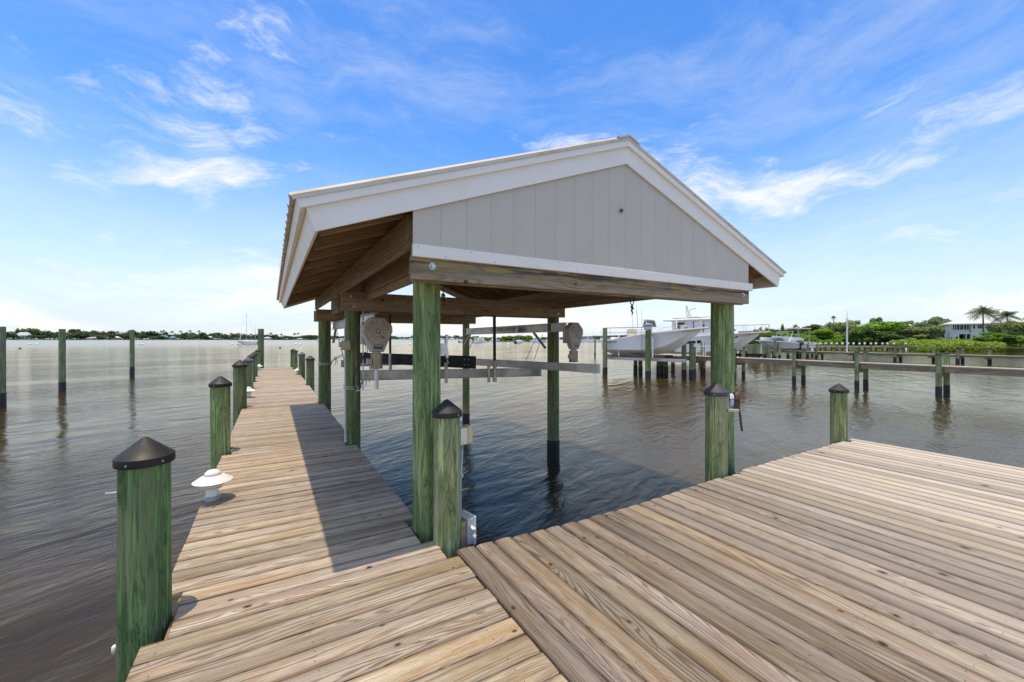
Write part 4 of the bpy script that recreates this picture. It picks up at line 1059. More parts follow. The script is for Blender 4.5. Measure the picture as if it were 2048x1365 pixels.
# centre console boat on its lift
ps, pb = at(1226, 19.6), at(1421, 15.4)
a_, L_ = heading(ps, pb)
zk = zof(713.5, 17.0)
cc = thing('centre_console_boat', 'white centre console boat raised on a lift, seen through the boathouse', 'boat', (ps.x, ps.y, zk), rz=a_)
cc.rotation_euler = (0, R(-1.3), a_)
Lh = L_ * .93
boat_hull(cc, hull_mesh(Lh, 2.45, 1.4, 1.62, 1.02), Lh, rake=.15)
b = MB(); b.bar((2.6, 0, 1.25), (3.5, 0, 1.25), .9, 1.05, .08); b.build('console', M['gel'], cc)
b = MB(); b.add([(3.05, -.42, 1.8), (3.5, -.38, 1.8), (3.42, -.32, 2.2), (3.15, -.34, 2.28), (3.05, .42, 1.8), (3.5, .38, 1.8), (3.42, .32, 2.2), (3.15, .34, 2.28)], [(0, 1, 2, 3), (7, 6, 5, 4), (1, 5, 6, 2), (3, 2, 6, 7)]); b.build('windscreen', M['smoke'], cc)
b = MB()
for y_ in (-.4, .4): b.tube([(3.1, y_, 1.2), (2.95, y_, 2.3)], .022, 8); b.tube([(3.45, y_, 1.2), (3.3, y_, 2.3)], .022, 8)
b.build('grab_rail', M['gel'], cc)
b = MB(); b.bar((1.75, 0, 1.28), (2.25, 0, 1.28), .9, .12, .04); b.bar((1.72, 0, 1.5), (1.85, 0, 1.5), .9, .42, .04); b.bar((1.8, 0, 1.0), (2.2, 0, 1.0), .8, .5, .02); b.build('leaning_seat', M['yellowed'] if False else M['cream'], cc)
b = MB(); b.bar((.0, 0, .95), (.35, 0, .95), .5, .5, .06); b.bar((.02, 0, .3), (.16, 0, .3), .3, .6, .04); b.build('engine_bracket', M['gel'], cc)
b = MB()
for k in range(4): b.tube([(2.0 + .2 * k, .35 * (-1) ** k, 1.7), (1.9 + .2 * k, .38 * (-1) ** k, 3.0 + .3 * (k % 2))], .012, 6)
b.build('rod_holder', M['alu'], cc)
b = MB()
for s in (-1, 1): b.tube([(L_ * .62, s * .8, 1.5), (L_ * .66, s * .75, 1.66), (L_ * .9, s * .4, 1.82), (L_ * .98, s * .1, 1.85)], .014, 6)
b.build('bow_rail', M['steel'], cc)
lt = link('lettering', text_mesh('TIDEWATER', .16, .002, M['ink']), cc, (1.1, -1.245, .84), (R(84), 0, 0))
# its lift
lf = thing('neighbour_lift', 'boat lift of four green piles under the white centre console boat', 'boat lift', (0, 0, WZ))
NP = [(1210, 1.6 * 822 / 70.5, 657, .16), (1296, 1.6 * 822 / 79., 661, .17), (1368, 17.2, 664, .15), (1280, 23.0, 668, .14)]
for k, (q, dep, yt, r_) in enumerate(NP):
    p = at(q, dep); hh = zof(yt, dep) - WZ
    o = post_geo(r_, r_ * .95, 0, 1 + hh, 18, 50 + k, 5).build('piling', M['post_far' if k != 1 else 'post_dark'], lf, (p.x, p.y, -1.), smooth='auto')
    MB().lathe([(r_ * 1.05, 0), (r_ * 1.05, 1.45), (r_ * .99, 1.455)], 16).build('sleeve', M['sleeve'], o)
    if k in (1, 2):
        q2 = MB(); q2.bar((-.18, 0, 1 + hh + .14), (.18, 0, 1 + hh + .14), .3, .26, .05); q2.tube([(.2, 0, 1 + hh + .12), (.2, 0, 1 + hh - .2)], .1, 12)
        q2.build('drive_motor', M['pvc'], o, smooth='auto'); q3 = MB(); q3.lathe([(.24, 1 + hh + .28), (.26, 1 + hh + .34), (.05, 1 + hh + .44)], 14); q3.build('motor_cap', M['alu'], o, smooth='auto')
p0 = at(1206, 18.9, zof(656.5, 18.8)); p1 = at(1300, 16.6, zof(655, 16.6)); ofz = Vector((0, 0, WZ))
timber('top_rail', p0 - ofz, p1 - ofz, .1, .05, M['alu'], lf); p0.z -= .32; p1.z -= .32; timber('top_rail', p0 - ofz, p1 - ofz, .03, .03, M['steel'], lf)
for (x0, d0, y0, x1_, d1, y1_) in ((1216, 18.9, 716.5, 1372, 15.6, 722.5), (1226, 21.5, 714, 1380, 18.5, 719)):
    timber('cradle_beam', at(x0, d0, zof(y0, d0)) - ofz, at(x1_, d1, zof(y1_, d1)) - ofz, .14, .17, M['alu'], lf)
p0 = at(1240, 19.4, zof(712, 19.4)); p1 = at(1345, 16.9, zof(713, 16.9)); timber('bunk', p0 - ofz, p1 - ofz, .1, .14, M['carpet'], lf)
for q, dep, ya_, yb_ in ((1237.5, 18.6, 670, 713), (1305, 16.6, 675, 716), (1353, 17.3, 636, 672), (1401, 22, 637, 660)):
    MB().tube([at(q, dep, zof(yb_, dep)) - ofz, at(q, dep, zof(ya_, dep)) - ofz], .05, 10).build('guide_pole', M['white'], lf)
b = MB()
for q, dep in ((1220.5, 18.9), (1283.5, 17.1), (1352, 17.1)):
    b.tube([at(q, dep, zof(656, dep)) - ofz, at(q, dep, zof(717, dep)) - ofz], .010, 5)
b.build('lifting_cable', M['rust'], lf)

# big cruiser on the lift behind
ps, pb = at(1318, 30.5), at(1538, 24.5); a_, L_ = heading(ps, pb)
yt = thing('cabin_cruiser', 'large white cabin cruiser with black hull windows lifted behind the centre console boat', 'boat', (ps.x, ps.y, zof(716, 27)), rz=a_)
boat_hull(yt, hull_mesh(L_ * .93, 3.9, 2.2, 2.55, 1.75, dead=.55), L_ * .93, rake=.16)
b = MB()
hst = hull_mesh(L_ * .93, 3.9, 2.2, 2.55, 1.75, dead=.55)
for u0, u1 in ((.42, .56), (.70, .83)):
    pts = []
    for k in range(5):
        u = u0 + (u1 - u0) * k / 4; x, hf, ch, ke, sh, zc = hst(u); kk = max(0., (u - .45) / .55); mid = (ch * .45 + hf * .55) * (1 - .18 * kk); zm = zc + (sh - zc) * .5; xs = kk ** 2 * .16 * L_ * .93 * .5
        for f in (.12, .50): pts.append((x + xs * (.5 + .5 * f), -(mid + (hf - mid) * f + .015), zm + (sh - .09 - zm) * f))
    b.add(pts, [(2 * k, 2 * k + 2, 2 * k + 3, 2 * k + 1) for k in range(4)])
b.build('hull_window', M['glass'], yt)
cx0, cx1 = L_ * .22, L_ * .62
b = MB(); b.add([(cx0, -1.35, 2.0), (cx1 + 1.3, -1.2, 2.2), (cx1, -1.15, 3.72), (cx0 - .1, -1.25, 3.72), (cx0, 1.35, 2.0), (cx1 + 1.3, 1.2, 2.2), (cx1, 1.15, 3.72), (cx0 - .1, 1.25, 3.72)], [(0, 1, 2, 3), (7, 6, 5, 4), (1, 5, 6, 2), (0, 3, 7, 4), (3, 2, 6, 7)])
b.build('cabin', M['gel'], yt)
for k in range(4):
    u0 = cx0 + .35 + k * (cx1 - cx0 - .3) / 4; u1 = u0 + (cx1 - cx0 - .3) / 4 - .14
    b = MB(); b.add([(u0, -1.37, 2.55), (u1, -1.36, 2.55), (u1, -1.30, 3.55), (u0, -1.30, 3.55)], [(0, 1, 2, 3)]); b.build('window_cover', M['cover'] if k else M['glass'], yt)
    b = MB(); b.box((u1 + .07, -1.35, 3.05), (.09, .04, 1.05)); b.build('window_post', M['glass'], yt)
b = MB(); b.add([(cx1 + .05, -1.1, 3.66), (cx1 + .95, -1.05, 2.62), (cx1 + .95, 1.05, 2.62), (cx1 + .05, 1.1, 3.66)], [(0, 1, 2, 3)]); b.build('windscreen', M['glass'], yt)
b = MB(); b.bar((cx0 - 1.0, 0, 3.82), (cx1 + .3, 0, 3.80), 3.0, .20, .08); b.build('hardtop', M['gel'], yt)
b = MB()
for s in (-1.2, 1.2): b.tube([(cx0 - .1, s, 3.98), (cx1 - .2, s, 3.98)], .03, 6)
b.tube([(cx0 + .9, 0, 4.1), (cx0 + .75, 0, 5.35)], .03, 6); b.tube([(cx0 + 1.15, .2, 4.1), (cx0 + 1.05, .2, 4.9), (cx0 + 1.7, .2, 5.0)], .03, 6); b.tube([(cx0 + 1.3, -.3, 4.1), (cx0 + 1.05, -.3, 5.3)], .025, 6)
b.build('antenna', M['rust'], yt)
b = MB(); b.lathe([(.5, 3.93), (.55, 4.08), (.35, 4.2), (.1, 4.24)], 16, (cx0 + 1.6, 0, 0)); b.build('radar_dome', M['pvc'], yt, smooth=True)
b = MB()
for s in (-1, 1):
    pts = [(L_ * u, s * v, 2.55 + .62 - .1 * (1 - u)) for u, v in ((.64, 1.55), (.75, 1.3), (.86, .9), (.96, .35), (1.0, .05))]
    b.tube(pts, .022, 6)
    for q in pts: b.tube([q, (q[0], q[1], q[2] - .65)], .018, 5)
b.build('bow_rail', M['steel'], yt)
for q, dep, ya_, yb_ in ((1536.5, 27, 661, 700),):
    pass
# a few supports seen below the cruiser
yl = thing('cruiser_lift', 'dark lift piles and cradle under the large cabin cruiser', 'boat lift', (0, 0, WZ))
for k, (q, dep) in enumerate(((1487, 29), (1500, 31), (1471, 30), (1458, 28.5), (1511, 27.5), (1537, 26), (1345, 31), (1400, 27.5))):
    p = at(q, dep); hh = zof(690 if k < 6 else 672, dep) - WZ
    post_geo(.17, .16, 0, 1 + hh, 12, 70 + k, 4).build('piling', M['post_far'], yl, (p.x, p.y, -1.), smooth='auto')
timber('cradle_beam', at(1440, 28, 0) + Vector((0, 0, -.12 - WZ)), at(1525, 27, 0) + Vector((0, 0, -.12 - WZ)), .2, .3, M['carpet'], yl)
timber('cradle_beam', at(1330, 30, 0) + Vector((0, 0, -.05 - WZ)), at(1420, 28, 0) + Vector((0, 0, -.05 - WZ)), .2, .3, M['carpet'], yl)
def runabout(name, label, pst, pbw, z, mat, B=2.3, extra=None):
    a_, L_ = heading(pst, pbw); t = thing(name, label, 'boat', (pst.x, pst.y, z), rz=a_)
    boat_hull(t, hull_mesh(L_ * .93, B, 1.1, 1.35, .95), L_ * .93, 16, mats=(mat, 'gelgrey')); return t, L_
t, L_ = runabout('runabout_boat', 'grey and white runabout on a lift right of the cabin cruiser', at(1596, 35), at(1508, 32.5), zof(702, 34), 'gelgrey')
b = MB(); b.add([(L_ * .45, -.7, 1.2), (L_ * .62, -.5, 1.25), (L_ * .5, -.55, 1.6), (L_ * .45, .7, 1.2), (L_ * .62, .5, 1.25), (L_ * .5, .55, 1.6)], [(0, 1, 2), (5, 4, 3), (1, 4, 5, 2)]); b.build('windscreen', M['smoke'], t)
b = MB(); b.tube([(L_ * .4, -.95, 1.1), (L_ * .3, -.9, 2.4), (L_ * .3, .9, 2.4), (L_ * .4, .95, 1.1)], .05, 8); b.tube([(L_ * .3, -.9, 2.4), (L_ * .1, -.95, 1.3)], .05, 8); b.build('tower', M['white'], t)
b = MB(); b.bar((L_ * .12, 0, 2.5), (L_ * .45, 0, 2.5), 1.9, .08, .03); b.build('bimini_top', M['navy'], t)
t, L_ = runabout('bow_rider', 'small boat with cream hardtop behind the grey runabout', at(1622, 41), at(1568, 39), zof(700, 40), 'gel')
b = MB(); b.bar((L_ * .25, 0, 3.1), (L_ * .75, 0, 3.1), 1.9, .1, .04); b.build('hardtop', M['cream'], t)
b = MB()
for u in (.3, .68):
    for s in (-.8, .8): b.tube([(L_ * u, s, .9), (L_ * u, s, 3.1)], .04, 6)
b.build('top_frame', M['alu'], t)
for q, dep, lab in ((1600, 34, 'grey hooded outboard motor nearest the first dock piles'),):
    t = thing('outboard_motor', lab, 'outboard motor', at(q, dep, zof(690, dep)))
    MB().lathe([(.12, -.7), (.14, -.1), (.34, 0), (.42, .25), (.30, .5), (.1, .58)], 12).build('cowling', M['cap_grey'], t, smooth=True)

# sailboats and moored boats far out
def sailboat(name, label, px_, dep, Ln, mast, a_, hulls='gel', group=None, second=None):
    t = thing(name, label, 'sailboat', at(px_, dep, WZ - .25), group, a_); t.location.z = WZ - .25
    st = hull_mesh(Ln, Ln * .27, 1.2, 1.75, 1.4, dead=.3)
    boat_hull(t, st, Ln, 14, mats=(hulls, 'navy')); 
    b = MB(); b.bar((Ln * .25, 0, 1.75), (Ln * .68, 0, 1.75), Ln * .15, .5, .12); b.build('cabin', M['gel'], t)
    MB().tube([(Ln * .55, 0, 1.), (Ln * .55, 0, 1.5 + mast)], .085, 8, .05).build('mast', M['pvc'], t)
    MB().tube([(Ln * .55, 0, 2.7), (Ln * .18, 0, 2.6)], .15, 8).build('furled_sail', M['navy'], t)
    b = MB(); b.tube([(Ln * .55, 0, 1.5 + mast), (Ln * .99, 0, 1.7)], .02, 4); b.tube([(Ln * .55, 0, 1.5 + mast), (Ln * .02, 0, 1.5)], .02, 4); b.build('rigging', M['steel'], t)
    if second: MB().tube([(Ln * second, 0, 1.), (Ln * second, 0, 1.5 + mast * .55)], .06, 8, .04).build('mizzen_mast', M['pvc'], t)
    return t
va = R(-YAW)
sailboat('sailboat', 'white two masted sailboat anchored off the end of the pier', 516, 118, 8.0, 12.2, va + math.pi + R(12), second=.12)
b_ = MB()
MB().tube([(7.2, 0, 1.5), (6.3, 0, 5.2)], .16, 6).build('furled_jib', M['cream'], bpy.data.objects['sailboat'])
sailboat('sailboat', 'white sailboat with blue sail cover near the mangrove island', 1058, 190, 9, 12, va + R(20))
sailboat('sailboat', 'nearest moored sailboat, left of the mangrove island boats', 1031, 138, 8, 9.5, va + R(60))
sailboat('sailboat', 'sailboat with tall thin mast left of the far lift post', 918, 170, 9, 15, va + R(35))
sailboat('sailboat', 'small sailboat right of the mangrove island', 1084, 185, 7, 6, va)
def motorboat(px_, dep, Ln, label, rot):
    t = thing('moored_boat', label, 'boat', at(px_, dep, WZ - .2), None, va + rot)
    boat_hull(t, hull_mesh(Ln, Ln * .3, 1.3, 2.1, 1.5), Ln, 10)
    b = MB(); b.bar((Ln * .2, 0, 2.3), (Ln * .6, 0, 2.3), Ln * .2, 1.6, .2); b.build('cabin', M['gel'], t)
    b = MB(); b.box((Ln * .4, 0, 2.5), (Ln * .3, Ln * .21, .5)); b.build('window', M['glass'], t)
motorboat(944, 150, 6, 'small white motorboat just right of the far lift post', R(10))
motorboat(972, 170, 8, 'white motorboat left of the mangrove island', R(160))
motorboat(980, 210, 9, 'white boat moored against the left tip of the island', R(30))
motorboat(1062, 178, 10, 'white cabin boat moored in front of the island', R(5))
motorboat(634, 260, 8, 'tiny white boat seen left of the far left boathouse post', R(70))
for q, dep, lab in ((74, 118, 'buoy nearest the big bare pile at left'), (60, 112, 'faint small buoy left of the brighter one'), (215, 150, 'buoy between the second and third bare piles'), (285, 108, 'larger buoy just right of the third bare pile'), (277, 104, 'smaller buoy touching the larger one beside the third bare pile'),
                  (465, 115, 'round buoy left of the two masted sailboat'), (600, 105, 'larger buoy right of the pier end'), (592, 108, 'tiny upright buoy right of the pier end'), (988, 130, 'buoy left of the guide pole'), (1017, 115, 'pair buoy beside the nearest sailboat'), (820, 110, 'buoy beside the left front post')):
    t = thing('mooring_buoy', 'white ' + lab, 'buoy', at(q, dep)); b = MB(); b.lathe([(.12, -.3), (.50, 0), (.52, .25), (.3, .5), (.08, .58)], 12); b.build('float', M['buoy'], t, smooth=True)
for q, dep, lab in ((40, 66, 'left, near the big bare pile'), (560, 70, 'right of the pier end posts'), (476, 112, 'in front of the sailboat')):
    t = thing('channel_float', 'small dark float on the water ' + lab, 'buoy', at(q, dep)); MB().lathe([(.1, -.2), (.26, 0), (.24, .2), (.05, .3)], 10).build('float', M['navy'], t, smooth=True)

# marina beyond: many small boats, then the bridge
for k in range(34):
    q = 1150 + (k * 37) % 150 + random.uniform(-2, 2); dep = random.uniform(185, 300); Ln = random.uniform(6, 11)
    t = thing('marina_boat', 'small white boat in the crowded marina under the bridge', 'boat', at(q, dep, WZ - .1), 'white boats of the distant marina', va + random.choice((0, math.pi)) + random.uniform(-.5, .5))
    b = MB(); b.add([(0, -Ln * .15, 1.5), (0, Ln * .15, 1.5), (Ln, 0, 2.0), (0, -Ln * .13, 0), (0, Ln * .13, 0), (Ln * .9, 0, 0)], [(0, 1, 2), (0, 2, 5, 3), (1, 4, 5, 2), (0, 3, 4, 1)])
    b.box((Ln * .35, 0, 2.2), (Ln * .35, Ln * .18, 1.6)); b.box((Ln * .3, 0, 3.7), (Ln * .3, Ln * .2, .14)); 
    b.build('hull', M['gel'], t)
    b = MB(); b.box((Ln * .35, 0, 2.5), (Ln * .3, Ln * .19, .6)); b.build('window', M['glass'], t)
    if k % 3 == 0: MB().tube([(Ln * .5, 0, 1.5), (Ln * .5, 0, random.uniform(6, 11))], .09, 5).build('mast', M['pvc'], t)
br = thing('bridge', 'long low grey road bridge rising behind the lifted boat', 'bridge', at(1150, 1100))
p0 = at(1150, 1100, 9) ; p1 = at(1520, 430, 13); n_ = 40; prev = None
timber('bridge_deck', p0 - br.location, p1 - br.location, 14, 2.2, M['bridge'], br)
for k in range(n_ + 1):
    f = (k / n_) ** .8; p = p0.lerp(p1, f) - br.location
    b = MB(); b.box((0, 0, p.z / 2 - .8), (3.2, 9, p.z - .8)); b.build('pier', M['bridge'], br, (p.x, p.y, 0), rot=(0, 0, math.atan2(*(p1 - p0).yx)))

# ------------------------------------------------------------------ vegetation
def leaf_cloud(rs, clumps, n, size, flat=.55):
    """numpy leaf quads scattered in ellipsoid clumps, denser near their skins"""
    cs = np.array([c[:3] for c in clumps]); rr = np.array([c[3:6] for c in clumps])
    wgt = (rr[:, 0] * rr[:, 1] * rr[:, 2]) ** .66; idx = rs.choice(len(clumps), n, p=wgt / wgt.sum())
    dr = rs.normal(size=(n, 3)); dr /= np.linalg.norm(dr, axis=1)[:, None]
    rad = 1 - np.abs(rs.normal(0, .16, n)); c = cs[idx] + dr * rr[idx] * rad[:, None]
    nr = dr + rs.normal(0, .55, (n, 3)); nr[:, 2] += .35; nr /= np.linalg.norm(nr, axis=1)[:, None]
    t1 = np.cross(nr, rs.normal(size=(n, 3))); t1 /= np.linalg.norm(t1, axis=1)[:, None]; t2 = np.cross(nr, t1)
    s = (size * rs.uniform(.6, 1.4, n))[:, None]
    v = np.stack([c - t1 * s - t2 * s * flat, c + t1 * s - t2 * s * flat, c + t1 * s * .9 + t2 * s * flat, c - t1 * s * .9 + t2 * s * flat], 1).reshape(-1, 3)
    return v
def np_mesh(name, v, mat):
    n = len(v) // 4; me = bpy.data.meshes.new(name); me.vertices.add(len(v)); me.vertices.foreach_set('co', v.astype(np.float32).ravel())
    me.loops.add(4 * n); me.loops.foreach_set('vertex_index', np.arange(4 * n, dtype=np.int32))
    me.polygons.add(n); me.polygons.foreach_set('loop_start', np.arange(0, 4 * n, 4, dtype=np.int32)); me.polygons.foreach_set('loop_total', np.full(n, 4, np.int32))
    me.update(calc_edges=True); me.materials.append(mat); return me
def crown_mesh(seed, n, mat, W=1., Hh=1., size=.04, kind='round'):
    rs = np.random.RandomState(seed); cl = []
    k = 16
    for i in range(k):
        a = rs.uniform(0, 6.28); q = rs.uniform(0, 1) ** .6 * .40; z = rs.uniform(.20, .86)
        q *= (1 - max(0, z - .55) * 1.2)
        r = rs.uniform(.11, .20)
        cl.append((q * math.cos(a) * W, q * math.sin(a) * W, z * Hh, r * W, r * W, r * (.6 if kind == 'flat' else .85) * Hh))
    cl.append((0, 0, .5 * Hh, .26 * W, .26 * W, .26 * Hh))
    return np_mesh('crown', leaf_cloud(rs, cl, n, size), mat)
def trunk_mesh(seed, W, Hh, r, mat):
    rs = random.Random(seed); b = MB(); b.tube([(0, 0, -.3), (rs.uniform(-.1, .1), 0, Hh * .25), (rs.uniform(-.2, .2), rs.uniform(-.2, .2), Hh * .6)], r, 7, r * .5)
    for k in range(4):
        a = rs.uniform(0, 6.28); b.tube([(0, 0, Hh * rs.uniform(.15, .3)), (math.cos(a) * W * .18, math.sin(a) * W * .18, Hh * .5), (math.cos(a) * W * .33, math.sin(a) * W * .33, Hh * .72)], r * .5, 5, r * .15)
    return b.mesh('trunk', mat)
cm = {}
def tree(name, label, px_, dep, ytop, wpx, mat, z0=None, group=None, n=2600, var=0, cat='tree', kind='round', ybase=None):
    z0 = WZ + 1.2 if z0 is None else z0
    if ybase is not None: z0 = zof(ybase, dep)
    Wd = wpx / 822 * dep * H; Ht = zof(ytop, dep) - z0
    key = (mat, var, n, kind)
    if key not in cm: cm[key] = (crown_mesh(var * 13 + len(mat), n, M[mat], size=.030 if n > 1500 else .05, kind=kind), trunk_mesh(var, 1., 1., .03, M['bark']))
    t = thing(name, label, cat, at(px_, dep, z0), group, random.uniform(0, 6))
    c = link('crown', cm[key][0], t); k = link('trunk', cm[key][1], t)
    t.scale = (Wd, Wd, Ht * 1.03); return t
pc = {}
def palm_geo(seed, Ht, fr, nf=30):
    rs = random.Random(seed); b = MB(); lean = rs.uniform(-.1, .1) * Ht
    pts = [(0, 0, -.3), (lean * .3, 0, Ht * .4), (lean * .8, 0, Ht * .8), (lean, 0, Ht)]
    tr = MB().tube(pts, .16, 8, .11); f = MB()
    for i in range(nf):
        a = i * 2.4 + rs.uniform(-.2, .2); e = rs.uniform(-.45, 1.4); L = fr * rs.uniform(.8, 1.1); m = 9; rc = []
        for j in range(m + 1):
            u = j / m; rr = L * u * math.cos(e) * (1 - .15 * u); zz = L * u * math.sin(e) * (1 - .3 * u) - L * .36 * u * u * (1.1 - .2 * e)
            rc.append(Vector((lean + math.cos(a) * rr, math.sin(a) * rr, Ht + zz)))
        sd = Vector((-math.sin(a), math.cos(a), 0))
        for j in range(m):
            p, q = rc[j], rc[j + 1]; ll = L * .30 * math.sin(math.pi * min(1, (j + .9) / (m + .4))) + .06
            for s in (-1, 1):
                for h_ in (0, .5):
                    c0 = p.lerp(q, h_); c1 = p.lerp(q, h_ + .34); tip = c0.lerp(q, .8) + sd * s * ll * .85 + Vector((0, 0, -ll * .55))
                    f.add([c0, c1, tip], [(0, 1, 2)])
    return tr.mesh('trunk', M['bark'], True), f.mesh('fronds', M['palm'])
def palm(label, px_, dep, ytop, frond_px, z0=None, var=0, group=None, name='palm_tree'):
    z0 = WZ + 1.2 if z0 is None else z0; fr = frond_px / 822 * dep * H; Ht = zof(ytop, dep) - z0 - fr * .55
    key = (var, round(Ht, 1), round(fr, 1))
    if key not in pc: pc[key] = palm_geo(var, Ht, fr)
    t = thing(name, label, 'palm tree', at(px_, dep, z0), group, random.uniform(0, 6)); link('trunk', pc[key][0], t); link('fronds', pc[key][1], t); return t

RT = [(1556, 82, 664, 60, 'leafb', 'low bright green tree behind the runabouts'),
      (1590, 84, 656, 56, 'leaf', 'rounded green tree behind the small boat lifts'),
      (1608, 74, 667, 60, 'leafb', 'bright green thicket left of the flagpole, lowest of the bank trees'),
      (1632, 86, 649, 56, 'leafd', 'dark green tree left of the tall thin palm'),
      (1612, 90, 653, 40, 'leafo', 'olive tree peeking between the green ones left of the flagpole'),
      (1655, 76, 660, 70, 'leafb', 'broad light green tree just left of the flagpole'),
      (1680, 82, 644, 66, 'leafo', 'grey green tree directly behind the flagpole'),
      (1702, 84, 640, 44, 'leafo', 'pale topped tree just right of the flagpole'),
      (1738, 72, 641, 98, 'leafb', 'largest vivid green tree in the middle of the bank'),
      (1722, 70, 655, 70, 'leaf', 'lower green lobe of trees below the vivid green one'),
      (1753, 84, 634, 36, 'leaf', 'dark tuft of a tree rising above the vivid green one'),
      (1790, 82, 646, 52, 'leafd', 'dark tree right of the vivid green one'),
      (1812, 80, 655, 60, 'leafo', 'dull olive tree in the gap before the house'),
      (1826, 88, 640, 30, 'leafo', 'thin flat topped tree between the dark tree and the house'),
      (1846, 86, 644, 44, 'leafd', 'dark flat topped tree left of the house'),
      (1850, 78, 654, 66, 'leafo', 'wide olive tree low beside the house'),
      (1868, 92, 637, 46, 'leafo', 'tall yellowish tree behind the left end of the house'),
      (1884, 95, 635, 44, 'leafo', 'tallest yellowish tree touching the house roof'),
      (1868, 76, 652, 40, 'leafo', 'olive tree hiding the left wall of the house'),
      (1770, 69, 664, 60, 'leafd', 'shaded low tree at the waterline right of the vivid green one'),
      (1574, 78, 669, 60, 'leafb', 'yellow green mangrove bushes behind the cruiser bow'),
      (1546, 88, 668, 40, 'leaf', 'leftmost low tree of the bank behind the cruiser bow'),
      (2018, 62, 641, 62, 'leafo', 'grey green spreading tree in front of the house right half'),
      (2046, 84, 634, 36, 'leafo', 'tree cut by the right picture edge above the house'),
      (2060, 66, 655, 60, 'leafo', 'bushy tree at the right picture edge'),
      (2120, 66, 645, 90, 'leaf', 'tree just beyond the right picture edge'), (2200, 60, 640, 100, 'leafo', 'second tree beyond the right picture edge')]
for k, (q, dep, yt_, wp, mt, lab) in enumerate(RT):
    tree('bank_tree', lab, q, dep, yt_, wp * 1.12, mt, var=k % 6, n=3400, kind='flat' if 'flat' in lab else 'round', z0=WZ + (1.0 if dep > 66 else .8))
BU = [(1962, 54, 674, 46, 'leaf', 'dark glossy bush in front of the house ground floor'), (1985, 56, 664, 50, 'leafb', 'green bush left of the spreading tree by the house'), (2025, 52, 670, 60, 'leaf', 'dense bush under the spreading tree'), (2058, 50, 672, 50, 'leafb', 'bright bush at the right edge')]
for k, (q, dep, yt_, wp, mt, lab) in enumerate(BU): tree('bush', lab, q, dep, yt_, wp, mt, var=k, n=3400, cat='bush', ybase=692)
palm('tall coconut palm in front of the house', 1967, 62, 606, 32, WZ + .9, 1)
palm('second coconut palm rising behind the spreading tree', 2020, 70, 616, 29, WZ + .9, 2)
palm('tall thin palm above the trees left of the flagpole', 1669, 96, 631, 7, WZ + 1, 3)
palm('small palm above the low trees behind the boat lifts', 1589, 92, 648, 8, WZ + 1, 4)
t = thing('conical_tree', 'small dark conical tree on the skyline behind the boats', 'tree', at(1565, 95, WZ + 1))
hz_ = zof(650, 95) - WZ - 1
rs = np.random.RandomState(5); np_cl = [(0, 0, hz_ * f, (1.05 - f) * 1.6 + .15, (1.05 - f) * 1.6 + .15, .6) for f in np.linspace(.2, .97, 9)]
link('crown', np_mesh('crown', leaf_cloud(rs, np_cl, 900, .22), M['leafd']), t); MB().tube([(0, 0, -.3), (0, 0, hz_ * .9)], .15, 6, .05).build('trunk', M['bark'], t)
# clipped yellow green cover on the bank
rs = np.random.RandomState(9)
def cover(name, x0, x1, d0, d1, hgt, n, size, mat, z0, kind='stuff', y_=None):
    cl = []
    for k in range(int((x1 - x0) / 5)):
        q = x0 + (x1 - x0) * k / ((x1 - x0) / 5) + rs.uniform(-3, 3); dd = rs.uniform(d0, d1)
        c = at(q, dd, z0); h_ = hgt * rs.uniform(.75, 1.15); r_ = rs.uniform(.8, 1.5); cl.append((c.x, c.y, z0 + h_ * .35, r_, r_, h_ * .62))
    o = link(name, np_mesh(name, leaf_cloud(rs, cl, n, size), M[mat])); tag(o, kind=kind); return o
o = cover('hedge_cover', 1790, 2120, 58, 66, 1.5, 16000, .17, 'leafy', WZ + .8); tag(o, 'yellow green ground cover on the bank in front of the house', 'ground cover')
o = cover('shore_bushes', 1838, 2160, 51, 54.5, 1.75, 17000, .15, 'leafy', WZ + .35); tag(o, 'bright low bushes along the waterline on the right', 'bushes')
o = cover('mangrove_fringe', 1545, 1800, 72, 80, 2.3, 12000, .2, 'leafb', WZ + .4); tag(o, 'green mangrove fringe at the foot of the bank trees', 'bushes')
o = cover('undergrowth', 1500, 2150, 84, 96, 4.6, 22000, .30, 'leafd', WZ + 1.0); tag(o, 'dark undergrowth closing the gaps between the bank trees', 'bushes')

# house on the bank
D_ = 76.; org = at(1900, D_, WZ + .9)
AL = R(40)
hs = thing('waterfront_house', 'two storey white house with pale metal roof and screened balcony', 'house', org, rz=R(-YAW) - AL)
u_ = D_ * H / 822.
def hx(p): return ((p - 1024) / 822. - 876 / 822.) * D_ / (math.cos(AL) + (p - 1024) / 822. * math.sin(AL)) * H
def hz(p): return zof(p, D_) - org.z
def hbox(name, x0, x1, y0, y1, d0, d1, mat, parent=hs):
    b = MB(); b.box(((hx(x0) + hx(x1)) / 2, (d0 + d1) / 2, (hz(y0) + hz(y1)) / 2), (hx(x1) - hx(x0), d1 - d0, hz(y0) - hz(y1))); return b.build(name, M[mat], parent)
hbox('wall', 1899.5, 1904.5, 648.5, 686, 0, 9, 'stucco'); hbox('wall', 1941.5, 2062, 648.5, 686, .002, 9, 'stucco')
hbox('wall', 1904.5, 1941.5, 665.5, 668.5, -.05, 9, 'stucco'); hbox('wall', 1904.5, 1918, 668.5, 686, .0, 8.9, 'stucco')
hbox('back_wall', 1904.5, 1941.5, 648.5, 665.5, 2.6, 8.9, 'siding'); hbox('back_wall', 1918, 1941.5, 668.5, 686, 2.6, 8.9, 'siding')
hbox('balcony_header', 1904.5, 1941.5, 646.8, 648.8, -.02, .3, 'stucco')
for x in (1905, 1908.8, 1913, 1919.6, 1927.3, 1933.2, 1938.3): hbox('column', x - .6, x + .6, 648.8, 665.5, -.02, .25, 'stucco')
